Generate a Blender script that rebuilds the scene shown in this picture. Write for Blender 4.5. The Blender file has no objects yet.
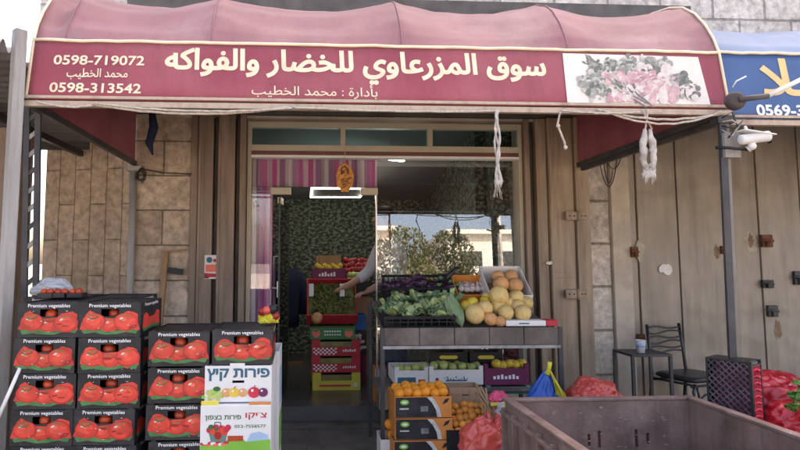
import bpy, bmesh, math, random, unicodedata
import numpy as np
from mathutils import Vector, Matrix, Euler, noise, geometry
random.seed(7)
R = math.radians
S = bpy.context.scene
COL = S.collection

# ---------------------------------------------------------------- camera
CZ = 1.35
cam = bpy.data.cameras.new('camera'); camo = bpy.data.objects.new('camera', cam); COL.objects.link(camo)
camo.location = (0, 0, CZ); camo.rotation_euler = (R(95), 0, R(-3))
cam.sensor_width = 36; cam.lens = 27; cam.shift_x = .0757; cam.shift_y = -.0194
cam.clip_start = .05; cam.clip_end = 2000
S.camera = camo

# ---------------------------------------------------------------- sky, sun, exposure
SUN_EL, SUN_AZ = 52, 28          # sun stands behind the building: the front is in open shade
w = bpy.data.worlds.new('World'); S.world = w; w.use_nodes = True
nt = w.node_tree; bg = nt.nodes['Background']
sky = nt.nodes.new('ShaderNodeTexSky'); sky.sky_type = 'NISHITA'; sky.sun_disc = False
sky.sun_elevation = R(SUN_EL); sky.sun_rotation = R(SUN_AZ)
sky.air_density = .8; sky.dust_density = 5.0; sky.ozone_density = 1.0
nt.links.new(sky.outputs[0], bg.inputs[0]); bg.inputs[1].default_value = .15
sl = bpy.data.lights.new('sun', 'SUN'); slo = bpy.data.objects.new('sun', sl); COL.objects.link(slo)
sl.energy = 4.0; sl.angle = R(.5); sl.color = (1, .95, .87)
sd = Vector((math.sin(R(SUN_AZ))*math.cos(R(SUN_EL)), math.cos(R(SUN_AZ))*math.cos(R(SUN_EL)), math.sin(R(SUN_EL))))
slo.rotation_euler = sd.to_track_quat('Z', 'Y').to_euler(); slo.location = sd*60
S.view_settings.view_transform = 'Standard'; S.view_settings.look = 'None'
S.view_settings.gamma = 1; S.view_settings.use_curve_mapping = False
S.view_settings.exposure = 2.45
S.view_settings.use_white_balance = True; S.view_settings.white_balance_temperature = 7700; S.view_settings.white_balance_tint = 15
S.render.engine = 'CYCLES'
S.cycles.max_bounces = 6; S.cycles.transparent_max_bounces = 12; S.cycles.use_denoising = True

# ---------------------------------------------------------------- helpers
_rot = Euler(camo.rotation_euler).to_matrix()
FPX, XP, YP = 600.0, 400-.0757*800, 225-.0194*800
def P(px, py, Y):
    "design measure read off at a known depth Y -> world point"
    d = _rot @ Vector(((px-XP)/FPX, -(py-YP)/FPX, -1))
    return Vector((0, 0, CZ)) + d*(Y/d.y)
def X(px, Y, py=262): return P(px, py, Y).x
def Z(py, Y, px=400): return P(px, py, Y).z

def mat(name, col, rough=.6, var=.18, scale=6, bump=0, metal=0, spec=.4, stretch=(1, 1, 1), rnd=.0, dirt=None, dirt_amt=.5, dirt_scale=3,
        transl=0, sheen=0, coat=0, bscale=None, dent=0, streak=None):
    m = bpy.data.materials.new(name); m.use_nodes = True
    n = m.node_tree.nodes; l = m.node_tree.links; b = n['Principled BSDF']
    b.inputs['Roughness'].default_value = rough; b.inputs['Metallic'].default_value = metal
    b.inputs['Specular IOR Level'].default_value = spec
    if sheen: b.inputs['Sheen Weight'].default_value = sheen
    if coat: b.inputs['Coat Weight'].default_value = coat
    tc = n.new('ShaderNodeTexCoord'); mp = n.new('ShaderNodeMapping'); l.new(tc.outputs['Object'], mp.inputs[0]); mp.inputs['Scale'].default_value = stretch
    oi = n.new('ShaderNodeObjectInfo')
    ad = n.new('ShaderNodeVectorMath'); ad.operation = 'ADD'
    sc_ = n.new('ShaderNodeVectorMath'); sc_.operation = 'SCALE'; sc_.inputs[0].default_value = (37, 17, 23); l.new(oi.outputs['Random'], sc_.inputs['Scale'])
    l.new(mp.outputs[0], ad.inputs[0]); l.new(sc_.outputs[0], ad.inputs[1])
    nz = n.new('ShaderNodeTexNoise'); nz.inputs['Scale'].default_value = scale; nz.inputs['Detail'].default_value = 6; l.new(ad.outputs[0], nz.inputs['Vector'])
    mr = n.new('ShaderNodeMapRange'); mr.inputs[1].default_value = .3; mr.inputs[2].default_value = .7
    mr.inputs[3].default_value = 1-var; mr.inputs[4].default_value = 1+var; l.new(nz.outputs['Fac'], mr.inputs[0])
    val = mr.outputs[0]
    if rnd:
        mr2 = n.new('ShaderNodeMapRange'); mr2.inputs[3].default_value = 1-rnd; mr2.inputs[4].default_value = 1+rnd; l.new(oi.outputs['Random'], mr2.inputs[0])
        mu = n.new('ShaderNodeMath'); mu.operation = 'MULTIPLY'; l.new(val, mu.inputs[0]); l.new(mr2.outputs[0], mu.inputs[1]); val = mu.outputs[0]
    sv = n.new('ShaderNodeVectorMath'); sv.operation = 'SCALE'; sv.inputs[0].default_value = col[:3]; l.new(val, sv.inputs['Scale'])
    out = sv.outputs[0]
    if dirt:
        n2 = n.new('ShaderNodeTexNoise'); n2.inputs['Scale'].default_value = dirt_scale; n2.inputs['Detail'].default_value = 8; n2.inputs['Roughness'].default_value = .65
        l.new(ad.outputs[0], n2.inputs['Vector'])
        m2 = n.new('ShaderNodeMapRange'); m2.inputs[1].default_value = .48; m2.inputs[2].default_value = .68; m2.inputs[4].default_value = dirt_amt; l.new(n2.outputs['Fac'], m2.inputs[0])
        mx = n.new('ShaderNodeMixRGB'); l.new(m2.outputs[0], mx.inputs[0]); l.new(out, mx.inputs[1]); mx.inputs[2].default_value = (*dirt, 1); out = mx.outputs[0]
    if streak:   # water stains and grime running down
        m3 = n.new('ShaderNodeMapping'); l.new(tc.outputs['Object'], m3.inputs[0]); m3.inputs['Scale'].default_value = (9, 9, .55)
        n3 = n.new('ShaderNodeTexNoise'); n3.inputs['Scale'].default_value = 1.6; n3.inputs['Detail'].default_value = 9; n3.inputs['Roughness'].default_value = .7; l.new(m3.outputs[0], n3.inputs['Vector'])
        q3 = n.new('ShaderNodeMapRange'); q3.inputs[1].default_value = .5; q3.inputs[2].default_value = .72; q3.inputs[4].default_value = streak[3]; l.new(n3.outputs['Fac'], q3.inputs[0])
        x3 = n.new('ShaderNodeMixRGB'); l.new(q3.outputs[0], x3.inputs[0]); l.new(out, x3.inputs[1]); x3.inputs[2].default_value = (*streak[:3], 1); out = x3.outputs[0]
    l.new(out, b.inputs['Base Color'])
    if dent:
        nd = n.new('ShaderNodeTexNoise'); nd.inputs['Scale'].default_value = 2.6; nd.inputs['Detail'].default_value = 2; l.new(tc.outputs['Object'], nd.inputs['Vector'])
        bd = n.new('ShaderNodeBump'); bd.inputs['Strength'].default_value = 1; bd.inputs['Distance'].default_value = dent; l.new(nd.outputs['Fac'], bd.inputs['Height']); l.new(bd.outputs[0], b.inputs['Normal'])
    if bump:
        nb = n.new('ShaderNodeTexNoise'); nb.inputs['Scale'].default_value = bscale or scale*4; nb.inputs['Detail'].default_value = 5; l.new(ad.outputs[0], nb.inputs['Vector'])
        bp = n.new('ShaderNodeBump'); bp.inputs['Strength'].default_value = min(1, bump); bp.inputs['Distance'].default_value = .01; l.new(nb.outputs['Fac'], bp.inputs['Height']); l.new(bp.outputs[0], b.inputs['Normal'])
        if dent: l.new(bd.outputs[0], bp.inputs['Normal'])
    if transl:
        t = n.new('ShaderNodeBsdfTranslucent'); l.new(out, t.inputs[0]); mix = n.new('ShaderNodeMixShader'); mix.inputs[0].default_value = transl
        l.new(b.outputs[0], mix.inputs[1]); l.new(t.outputs[0], mix.inputs[2]); l.new(mix.outputs[0], n['Material Output'].inputs[0])
    return m

def stone_mat(name, c1, c2, mortar, bw, bh, rot=False, off=.5, msize=.012, rough=.85, dirt=(.06, .045, .035), damt=.5):
    m = bpy.data.materials.new(name); m.use_nodes = True
    n = m.node_tree.nodes; l = m.node_tree.links; b = n['Principled BSDF']; b.inputs['Roughness'].default_value = rough; b.inputs['Specular IOR Level'].default_value = .2
    tc = n.new('ShaderNodeTexCoord'); sx = n.new('ShaderNodeSeparateXYZ'); l.new(tc.outputs['Object'], sx.inputs[0])
    cb = n.new('ShaderNodeCombineXYZ')
    if rot: l.new(sx.outputs[2], cb.inputs[0]); l.new(sx.outputs[0], cb.inputs[1])
    else: l.new(sx.outputs[0], cb.inputs[0]); l.new(sx.outputs[2], cb.inputs[1])
    wv = n.new('ShaderNodeTexNoise'); wv.inputs['Scale'].default_value = 11; wv.inputs['Detail'].default_value = 5; l.new(tc.outputs['Object'], wv.inputs['Vector'])
    wm = n.new('ShaderNodeVectorMath'); wm.operation = 'MULTIPLY_ADD'; l.new(wv.outputs['Color'], wm.inputs[0]); wm.inputs[1].default_value = (.014, .014, 0); l.new(cb.outputs[0], wm.inputs[2])
    br = n.new('ShaderNodeTexBrick'); br.offset = off; br.inputs['Scale'].default_value = 1; br.inputs['Brick Width'].default_value = bw; br.inputs['Row Height'].default_value = bh
    br.inputs['Mortar Size'].default_value = msize; br.inputs['Mortar Smooth'].default_value = .4; br.inputs['Color1'].default_value = (*c1, 1); br.inputs['Color2'].default_value = (*c2, 1); br.inputs['Mortar'].default_value = (*mortar, 1)
    l.new(wm.outputs[0], br.inputs[0])
    br.inputs['Bias'].default_value = -.1
    nz = n.new('ShaderNodeTexNoise'); nz.inputs['Scale'].default_value = 14; nz.inputs['Detail'].default_value = 9; nz.inputs['Roughness'].default_value = .7; l.new(tc.outputs['Object'], nz.inputs['Vector'])
    mr = n.new('ShaderNodeMapRange'); mr.inputs[1].default_value = .3; mr.inputs[2].default_value = .7; mr.inputs[3].default_value = .5; mr.inputs[4].default_value = 1.35; l.new(nz.outputs['Fac'], mr.inputs[0])
    sv = n.new('ShaderNodeVectorMath'); sv.operation = 'SCALE'; l.new(br.outputs[0], sv.inputs[0]); l.new(mr.outputs[0], sv.inputs['Scale'])
    n2 = n.new('ShaderNodeTexNoise'); n2.inputs['Scale'].default_value = 2.2; n2.inputs['Detail'].default_value = 7; l.new(tc.outputs['Object'], n2.inputs['Vector'])
    m2 = n.new('ShaderNodeMapRange'); m2.inputs[1].default_value = .45; m2.inputs[2].default_value = .75; m2.inputs[4].default_value = damt; l.new(n2.outputs['Fac'], m2.inputs[0])
    mx = n.new('ShaderNodeMixRGB'); l.new(m2.outputs[0], mx.inputs[0]); l.new(sv.outputs[0], mx.inputs[1]); mx.inputs[2].default_value = (*dirt, 1)
    l.new(mx.outputs[0], b.inputs['Base Color'])
    a = n.new('ShaderNodeMath'); a.operation = 'MULTIPLY_ADD'; l.new(br.outputs['Fac'], a.inputs[0]); a.inputs[1].default_value = -1.2; l.new(nz.outputs['Fac'], a.inputs[2])
    bp = n.new('ShaderNodeBump'); bp.inputs['Strength'].default_value = .8; bp.inputs['Distance'].default_value = .02; l.new(a.outputs[0], bp.inputs['Height']); l.new(bp.outputs[0], b.inputs['Normal'])
    return m

def glass_mat(name, base=.12, tint=(1, 1, 1)):
    m = bpy.data.materials.new(name); m.use_nodes = True
    n = m.node_tree.nodes; l = m.node_tree.links; n.remove(n['Principled BSDF'])
    t = n.new('ShaderNodeBsdfTransparent'); t.inputs[0].default_value = (*tint, 1)
    g = n.new('ShaderNodeBsdfGlossy'); g.inputs['Roughness'].default_value = .004
    f = n.new('ShaderNodeFresnel'); f.inputs[0].default_value = 1.5
    ad = n.new('ShaderNodeMath'); ad.operation = 'ADD'; ad.use_clamp = True; ad.inputs[1].default_value = base; l.new(f.outputs[0], ad.inputs[0])
    mx = n.new('ShaderNodeMixShader'); l.new(ad.outputs[0], mx.inputs[0]); l.new(t.outputs[0], mx.inputs[1]); l.new(g.outputs[0], mx.inputs[2])
    l.new(mx.outputs[0], n['Material Output'].inputs[0])
    return m

def emit_mat(name, col, s):
    m = bpy.data.materials.new(name); m.use_nodes = True
    b = m.node_tree.nodes['Principled BSDF']; b.inputs['Base Color'].default_value = (*col, 1); b.inputs['Emission Color'].default_value = (*col, 1); b.inputs['Emission Strength'].default_value = s
    return m

def ramp_mat(name, stops, kind, scale, rough=.7, interp='CONSTANT', stretch=(1, 1, 1)):
    "kind noise: blotches; kind x: stripes repeating along local X with period 1/scale"
    m = bpy.data.materials.new(name); m.use_nodes = True
    n = m.node_tree.nodes; l = m.node_tree.links; b = n['Principled BSDF']; b.inputs['Roughness'].default_value = rough; b.inputs['Specular IOR Level'].default_value = .25
    tc = n.new('ShaderNodeTexCoord')
    rp = n.new('ShaderNodeValToRGB'); rp.color_ramp.interpolation = interp
    if kind == 'noise':
        mp = n.new('ShaderNodeMapping'); mp.inputs['Scale'].default_value = stretch; l.new(tc.outputs['Object'], mp.inputs[0])
        nz = n.new('ShaderNodeTexNoise'); nz.inputs['Scale'].default_value = scale; nz.inputs['Detail'].default_value = 3.5; nz.inputs['Roughness'].default_value = .6; l.new(mp.outputs[0], nz.inputs['Vector']); l.new(nz.outputs['Fac'], rp.inputs[0])
    else:
        sx = n.new('ShaderNodeSeparateXYZ'); l.new(tc.outputs['Object'], sx.inputs[0])
        mu = n.new('ShaderNodeMath'); mu.operation = 'MULTIPLY'; mu.inputs[1].default_value = scale; l.new(sx.outputs[0], mu.inputs[0])
        fr = n.new('ShaderNodeMath'); fr.operation = 'FRACT'; l.new(mu.outputs[0], fr.inputs[0]); l.new(fr.outputs[0], rp.inputs[0])
    e = rp.color_ramp.elements
    while len(e) < len(stops): e.new(.5)
    for i, (p, c) in enumerate(stops): e[i].position = p; e[i].color = (*c, 1)
    l.new(rp.outputs[0], b.inputs['Base Color'])
    return m

# ---- lettering: Arabic is shaped into its joined forms, then written right to left
FORMS = {}
for cp in range(0xFE70, 0xFEFD):
    d = unicodedata.decomposition(chr(cp)).split()
    if len(d) >= 2: FORMS[(''.join(chr(int(x, 16)) for x in d[1:]), d[0])] = chr(cp)
def shape(s):
    out = []; prev = False
    for i, ch in enumerate(s):
        if (ch, '<isolated>') not in FORMS and not ('\u0590' <= ch <= '\u05ff'):
            out.append(ch); prev = False; continue
        nx = s[i+1] if i+1 < len(s) else ' '
        fwd = (ch, '<initial>') in FORMS and (nx, '<final>') in FORMS
        k = '<medial>' if prev and fwd else '<final>' if prev else '<initial>' if fwd else '<isolated>'
        out.append(FORMS.get((ch, k), ch)); prev = fwd
    return ''.join(reversed(out))
def rtl(s): return shape(s) if any('\u0600' <= c <= '\u06ff' for c in s) else s[::-1]
_tc = {}
def text2d(s, bold=0, res=3):
    "outline filled by winding number, so joined letters and overlapping strokes make one clean sheet"
    k = (s, bold, res)
    if k in _tc: return _tc[k]
    cu = bpy.data.curves.new('lettering', 'FONT'); cu.body = s; cu.size = 1; cu.resolution_u = res; cu.fill_mode = 'NONE'
    o = bpy.data.objects.new('lettering', cu); COL.objects.link(o); bpy.context.view_layer.update()
    me = bpy.data.meshes.new_from_object(o.evaluated_get(bpy.context.evaluated_depsgraph_get()))
    V = [v.co.to_2d() for v in me.vertices]; E_ = [tuple(e.vertices) for e in me.edges]
    bpy.data.objects.remove(o); bpy.data.curves.remove(cu); bpy.data.meshes.remove(me)
    # every outline is one closed loop of consecutive points: walk it so that all its edges run the same way
    nb = {}
    for a, b in E_: nb.setdefault(a, []).append(b); nb.setdefault(b, []).append(a)
    seen = set(); dire = []
    for a in sorted(nb):
        if a in seen: continue
        cur, prv = a, None; seen.add(a)
        nxt = a+1 if a+1 in nb[a] else nb[a][0]
        while True:
            dire.append((cur, nxt)); prv, cur = cur, nxt
            if cur == a: break
            seen.add(cur); c2 = [q for q in nb[cur] if q != prv]
            if not c2: break
            nxt = c2[0]
    if bold:      # thicken: push every outline point outwards
        sg = -1 if sum(V[a].x*V[b].y-V[b].x*V[a].y for a, b in dire) < 0 else 1
        pv = {b: a for a, b in dire}; nx = {a: b for a, b in dire}; W_ = list(V)
        for a in nx:
            if a not in pv: continue
            n1 = (V[a]-V[pv[a]]); n2 = (V[nx[a]]-V[a])
            n1 = Vector((n1.y, -n1.x)).normalized()*sg; n2 = Vector((n2.y, -n2.x)).normalized()*sg
            q = n1+n2
            if q.length > .3: W_[a] = V[a]+q.normalized()*min(bold*2/q.length, bold*1.6)
        V = W_
    r = geometry.delaunay_2d_cdt(V, dire, [], 0, 1e-5)
    vs = [Vector(v) for v in r[0]]; tr = [list(f) for f in r[2]]
    A = np.array([[*V[a], *V[b]] for a, b in dire])
    Cn = np.array([(sum((vs[q] for q in f), Vector((0, 0)))/3)[:] for f in tr])
    fs = []
    for f, c in zip(tr, Cn):
        up = (A[:, 1] <= c[1]) & (A[:, 3] > c[1]); dn = (A[:, 1] > c[1]) & (A[:, 3] <= c[1])
        side = (A[:, 2]-A[:, 0])*(c[1]-A[:, 1])-(c[0]-A[:, 0])*(A[:, 3]-A[:, 1])
        if np.sum(up & (side > 0))-np.sum(dn & (side < 0)) != 0: fs.append(f)
    x0 = min(v.x for v in vs); x1 = max(v.x for v in vs); y0 = min(v.y for v in vs); y1 = max(v.y for v in vs)
    vs = [((v.x-x0)/(x1-x0), (v.y-y0)/(y1-y0)) for v in vs]
    _tc[k] = (vs, fs); return vs, fs

class MB:
    def __init__(s): s.v = []; s.f = []; s.m = []; s.mats = []; s.sm = []
    def mi(s, m):
        if m not in s.mats: s.mats.append(m)
        return s.mats.index(m)
    def add(s, vs, fs, m, smooth=False, M=None):
        b = len(s.v); i = s.mi(m)
        s.v += [(M @ Vector(v)) if M else Vector(v) for v in vs]
        for f in fs: s.f.append([b+k for k in f]); s.m.append(i); s.sm.append(smooth)
    def box(s, x0, x1, y0, y1, z0, z1, m, M=None):
        vs = [(x, y, z) for x in (x0, x1) for y in (y0, y1) for z in (z0, z1)]
        s.add(vs, [(0, 1, 3, 2), (4, 6, 7, 5), (0, 4, 5, 1), (2, 3, 7, 6), (0, 2, 6, 4), (1, 5, 7, 3)], m, False, M)
    def bar(s, a, b, wx, wy, m):
        "square bar from a to b"
        a = Vector(a); b = Vector(b); d = (b-a); L = d.length; q = d.to_track_quat('Z', 'Y').to_matrix().to_4x4()
        s.box(-wx/2, wx/2, -wy/2, wy/2, 0, L, m, Matrix.Translation(a) @ q)
    def tube(s, pts, r, m, n=8, cap=True, M=None):
        pts = [Vector(p) for p in pts]; vs = []; fs = []
        up = Vector((.3, .2, 1)).normalized()
        for i, p in enumerate(pts):
            t = (pts[min(i+1, len(pts)-1)]-pts[max(i-1, 0)]).normalized()
            u = t.cross(up);
            if u.length < 1e-3: u = t.cross(Vector((1, 0, 0)))
            u.normalize(); w_ = t.cross(u).normalized()
            rr = r[i] if isinstance(r, (list, tuple)) else r
            for k in range(n):
                a = 2*math.pi*k/n; vs.append(p+u*math.cos(a)*rr+w_*math.sin(a)*rr)
        for i in range(len(pts)-1):
            for k in range(n): fs.append((i*n+k, i*n+(k+1) % n, (i+1)*n+(k+1) % n, (i+1)*n+k))
        if cap: fs.append(tuple(range(n-1, -1, -1))); fs.append(tuple((len(pts)-1)*n+k for k in range(n)))
        s.add(vs, fs, m, True, M)
    def lathe(s, prof, m, n=20, M=None):
        vs = []; fs = []
        for (r, z) in prof:
            for k in range(n): a = 2*math.pi*k/n; vs.append((r*math.cos(a), r*math.sin(a), z))
        for i in range(len(prof)-1):
            for k in range(n): fs.append((i*n+k, i*n+(k+1) % n, (i+1)*n+(k+1) % n, (i+1)*n+k))
        fs.append(tuple(range(n-1, -1, -1))); fs.append(tuple((len(prof)-1)*n+k for k in range(n)))
        s.add(vs, fs, m, True, M)
    def prism(s, out, y0, y1, m, M=None):
        "outline in XZ, from y0 to y1"
        n = len(out); vs = [(x, y0, z) for x, z in out]+[(x, y1, z) for x, z in out]
        fs = [tuple(range(n)), tuple(range(2*n-1, n-1, -1))]+[(i, i+n, (i+1) % n+n, (i+1) % n) for i in range(n)]
        s.add(vs, fs, m, False, M)
    def poly(s, pts, m, M=None): s.add(pts, [tuple(range(len(pts)))], m, False, M)
    def disc(s, c, r, m, n=14, sx=1, sz=1, M=None, rot=0):
        "disc facing -Y"
        vs = []
        for k in range(n):
            a = 2*math.pi*k/n; x = math.cos(a)*r*sx; z = math.sin(a)*r*sz
            vs.append((c[0]+x*math.cos(rot)-z*math.sin(rot), c[1], c[2]+x*math.sin(rot)+z*math.cos(rot)))
        s.poly(vs, m, M)
    def ball(s, c, r, m, sz=1, nz=.0, seg=16, M=None, fr=3):
        vs = []; fs = []; h = seg//2
        for i in range(h+1):
            th = math.pi*i/h
            for k in range(seg):
                a = 2*math.pi*k/seg; d = Vector((math.sin(th)*math.cos(a), math.sin(th)*math.sin(a), math.cos(th)))
                q = 1+nz*noise.noise(d*fr+Vector(c)*9)
                rr = r if isinstance(r, (int, float)) else 1
                p = d*q*rr; p.z *= sz
                if not isinstance(r, (int, float)): p = Vector((p.x*r[0], p.y*r[1], p.z*r[2]))
                vs.append(Vector(c)+p)
        for i in range(h):
            for k in range(seg): fs.append((i*seg+k, (i+1)*seg+k, (i+1)*seg+(k+1) % seg, i*seg+(k+1) % seg))
        s.add(vs, fs, m, True, M)
    def grid(s, fn, nu, nv, m, smooth=True):
        vs = [fn(i/nu, j/nv) for j in range(nv+1) for i in range(nu+1)]
        fs = [(j*(nu+1)+i, j*(nu+1)+i+1, (j+1)*(nu+1)+i+1, (j+1)*(nu+1)+i) for j in range(nv) for i in range(nu)]
        s.add(vs, fs, m, smooth)
    def text(s, t, o, ux, uz, w_, h, m, bold=0, res=3, M=None):
        vs, fs = text2d(t, bold, res); o = Vector(o); ux = Vector(ux); uz = Vector(uz)
        s.add([o+ux*(x*w_)+uz*(z*h) for x, z in vs], fs, m, False, M)
    def holes(s, x0, x1, z0, z1, y0, y1, hs, m):
        xs = sorted({x0, x1, *[h[0] for h in hs], *[h[1] for h in hs]}); zs = sorted({z0, z1, *[h[2] for h in hs], *[h[3] for h in hs]})
        for i in range(len(xs)-1):
            for j in range(len(zs)-1):
                cx = (xs[i]+xs[i+1])/2; cz = (zs[j]+zs[j+1])/2
                if any(h[0] < cx < h[1] and h[2] < cz < h[3] for h in hs): continue
                s.box(xs[i], xs[i+1], y0, y1, zs[j], zs[j+1], m)
    def build(s, name, parent=None, loc=None, bevel=0, solid=0):
        me = bpy.data.meshes.new(name); me.from_pydata([tuple(v) for v in s.v], [], s.f)
        for m in s.mats: me.materials.append(m)
        me.polygons.foreach_set('material_index', s.m); me.polygons.foreach_set('use_smooth', s.sm); me.update()
        o = bpy.data.objects.new(name, me); COL.objects.link(o)
        if parent: o.parent = parent
        if loc is not None: o.location = loc
        if solid:
            md = o.modifiers.new('solid', 'SOLIDIFY'); md.thickness = solid; md.offset = 0
        if bevel:
            md = o.modifiers.new('bevel', 'BEVEL'); md.width = bevel; md.segments = 2; md.limit_method = 'ANGLE'; md.angle_limit = R(50)
        return o

def tag(o, label, cat, group=None):
    o['label'] = label; o['category'] = cat
    if group: o['group'] = group
    return o
def struct(o, kind='structure'): o['kind'] = kind; return o
def thing(name, label, cat, loc=(0, 0, 0), rz=0, group=None, rot=None):
    o = bpy.data.objects.new(name, None); COL.objects.link(o); o.location = loc; o.rotation_euler = rot or (0, 0, rz); o.empty_display_size = .1
    return tag(o, label, cat, group)
KIDS = {}
def dup(root, loc, rot=None, label=None, group=None, scale=None):
    r = root.copy(); COL.objects.link(r); r.location = loc
    if rot is not None: r.rotation_euler = rot
    if scale: r.scale = scale if isinstance(scale, (tuple, list)) else (scale,)*3
    if label: r['label'] = label
    if group: r['group'] = group
    for ch in [c for c in bpy.data.objects if c.parent == root]:
        c = ch.copy(); COL.objects.link(c); c.parent = r
        for g in [q for q in bpy.data.objects if q.parent == ch]:
            d = g.copy(); COL.objects.link(d); d.parent = c
    return r

# ---------------------------------------------------------------- materials
YW, YA = 5.2, 3.2
M_ = {}
M_['asphalt'] = mat('asphalt', (.15, .14, .125), .9, .3, 30, .6)
M_['paving'] = mat('paving', (.12, .11, .10), .85, .3, 7, .5, dirt=(.03, .028, .026), dirt_amt=.6)
M_['bounce_paving'] = mat('bounce_paving', (.38, .35, .31), .85, .2, 2, .3)
M_['shop_tile'] = mat('shop_tile', (.10, .10, .10), .25, .15, 5)
M_['stone'] = stone_mat('stone', (.62, .50, .40), (.44, .335, .25), (.25, .19, .14), .62, .30, damt=.3, msize=.008)
M_['stone_slab'] = stone_mat('stone_slab', (.60, .47, .36), (.46, .355, .26), (.29, .22, .16), .62, .155, rot=True, damt=.35, msize=.006)
M_['stone_pale'] = stone_mat('stone_pale', (.64, .61, .57), (.56, .53, .49), (.36, .33, .3), .5, .3, damt=.35)
M_['stone_grey'] = stone_mat('stone_grey', (.64, .57, .50), (.52, .46, .40), (.3, .26, .22), .6, .38, damt=.3)
M_['plaster'] = mat('plaster', (.50, .43, .35), .8, .15, 5, .3, dirt=(.2, .16, .12), dirt_amt=.4)
M_['dark_grey'] = mat('dark_grey', (.10, .095, .09), .8, .3, 5, .3)
M_['shutter_brown'] = mat('shutter_brown', (.25, .18, .135), .5, .25, 5, .12, stretch=(3, 3, .35), dirt=(.10, .065, .045), dirt_amt=.6, dent=.02, streak=(.09, .06, .045, .6))
M_['shutter_tan'] = mat('shutter_tan', (.35, .265, .19), .5, .2, 5, .12, stretch=(3, 3, .4), dirt=(.17, .11, .07), dirt_amt=.6, dent=.02, streak=(.12, .08, .055, .6))
M_['shutter_grey'] = mat('shutter_grey', (.30, .25, .20), .42, .16, 4, .1, stretch=(2, 2, .5), dirt=(.21, .17, .13), dirt_amt=.6, dirt_scale=1.6, dent=.05, streak=(.14, .10, .07, .5))
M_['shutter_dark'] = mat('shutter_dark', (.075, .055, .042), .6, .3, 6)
M_['rust'] = mat('rust', (.13, .05, .028), .85, .5, 25, .5)
M_['alu'] = mat('alu', (.50, .44, .34), .45, .1, 6, dirt=(.3, .24, .18), dirt_amt=.4)
M_['alu_dark'] = mat('alu_dark', (.16, .06, .05), .5, .15, 6)
M_['white'] = mat('white', (.75, .74, .72), .5, .08, 6)
M_['steel'] = mat('steel', (.55, .55, .55), .3, .1, 6, metal=.9)
M_['glass'] = glass_mat('glass', .12)
M_['glass_teal'] = glass_mat('glass_teal', .12, (.72, .90, .90))
M_['glass_door'] = glass_mat('glass_door', .05)
M_['camo'] = ramp_mat('camo', [(0, (.02, .034, .026)), (.40, (.05, .075, .055)), (.50, (.12, .15, .115)), (.555, (.33, .37, .30)), (.62, (.06, .09, .06))], 'noise', 20, .6, stretch=(1, 1, 1.5))
M_['interior'] = mat('interior', (.24, .25, .25), .8, .06, 4)
M_['led'] = emit_mat('led', (1, 1, 1), 6)
M_['stripe'] = ramp_mat('stripe', [(0, (.60, .12, .34)), (.13, (.74, .62, .68)), (.2, (.40, .20, .36)), (.36, (.62, .54, .62)), (.46, (.78, .74, .76)), (.56, (.48, .27, .44)), (.72, (.66, .2, .42)), (.86, (.74, .52, .64))], 'x', 3.1)
M_['maroon'] = mat('maroon', (.34, .065, .095), .6, .14, 3, .25, transl=.12, sheen=.15, dirt=(.40, .13, .15), dirt_amt=.6, dirt_scale=1.5, bscale=160, streak=(.22, .06, .075, .45))
M_['maroon_top'] = mat('maroon_top', (.30, .125, .14), .6, .12, 3, .25, transl=.1, sheen=.15, dirt=(.38, .22, .23), dirt_amt=.75, dirt_scale=1.3, bscale=160, streak=(.22, .10, .105, .55))  # same fabric as the band, with fading and sky sheen put into the colour
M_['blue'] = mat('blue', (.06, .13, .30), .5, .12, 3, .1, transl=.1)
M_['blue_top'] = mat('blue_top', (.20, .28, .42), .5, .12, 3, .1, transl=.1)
M_['cream_ink'] = mat('cream_ink', (.78, .66, .48), .6, .12, 12)
M_['white_ink'] = mat('white_ink', (.8, .8, .8), .6, .08, 12)
M_['yellow_ink'] = mat('yellow_ink', (.72, .52, .24), .6, .12, 12)
M_['batten'] = mat('batten', (.50, .40, .32), .7, .3, 9, .2, dirt=(.18, .10, .08), dirt_amt=.7, dirt_scale=9)
M_['rope'] = mat('rope', (.52, .45, .38), .85, .25, 60, .6)
M_['cloth_white'] = mat('cloth_white', (.50, .46, .42), .9, .35, 25, .9, dirt=(.28, .23, .19), dirt_amt=.5, dirt_scale=12)
M_['banner'] = mat('banner', (.72, .68, .63), .6, .06, 4, dirt=(.62, .56, .44), dirt_amt=.5)
M_['post_pale'] = mat('post_pale', (.34, .33, .32), .5, .2, 6, .1, stretch=(3, 3, .6), dirt=(.13, .10, .08), dirt_amt=.7, streak=(.12, .09, .07, .6))
M_['post_grey'] = mat('post_grey', (.20, .18, .16), .5, .2, 6, .1, dirt=(.1, .07, .05), dirt_amt=.6)
M_['disc_brown'] = mat('disc_brown', (.05, .036, .034), .6, .3, 8)
M_['post_dark'] = mat('post_dark', (.045, .045, .05), .5, .3, 8, dirt=(.12, .09, .075), dirt_amt=.5)
M_['corrugated'] = mat('corrugated', (.30, .30, .31), .5, .2, 3, metal=.3, dirt=(.16, .13, .11), dirt_amt=.6)
M_['black'] = mat('black', (.018, .018, .02), .5, .3, 8)
M_['black_plastic'] = mat('black_plastic', (.02, .02, .023), .4, .3, 10)
M_['dusty_plastic'] = mat('dusty_plastic', (.09, .085, .088), .6, .5, 20)
M_['carton_black'] = mat('carton_black', (.016, .016, .020), .5, .4, 7, .15, rnd=.3, dirt=(.05, .047, .045), dirt_amt=.5, dirt_scale=14)
M_['tomato_red'] = mat('tomato_red', (.66, .05, .035), .4, .3, 16, rnd=.1)
M_['tomato_pale'] = mat('tomato_pale', (.80, .17, .10), .45, .15, 15)
M_['tomato_shade'] = mat('tomato_shade', (.36, .015, .015), .45, .15, 15)
M_['tomato_mid'] = mat('tomato_mid', (.72, .075, .045), .4, .25, 18, rnd=.1)
M_['tomato_deep'] = mat('tomato_deep', (.5, .03, .022), .4, .25, 18, rnd=.1)
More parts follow.
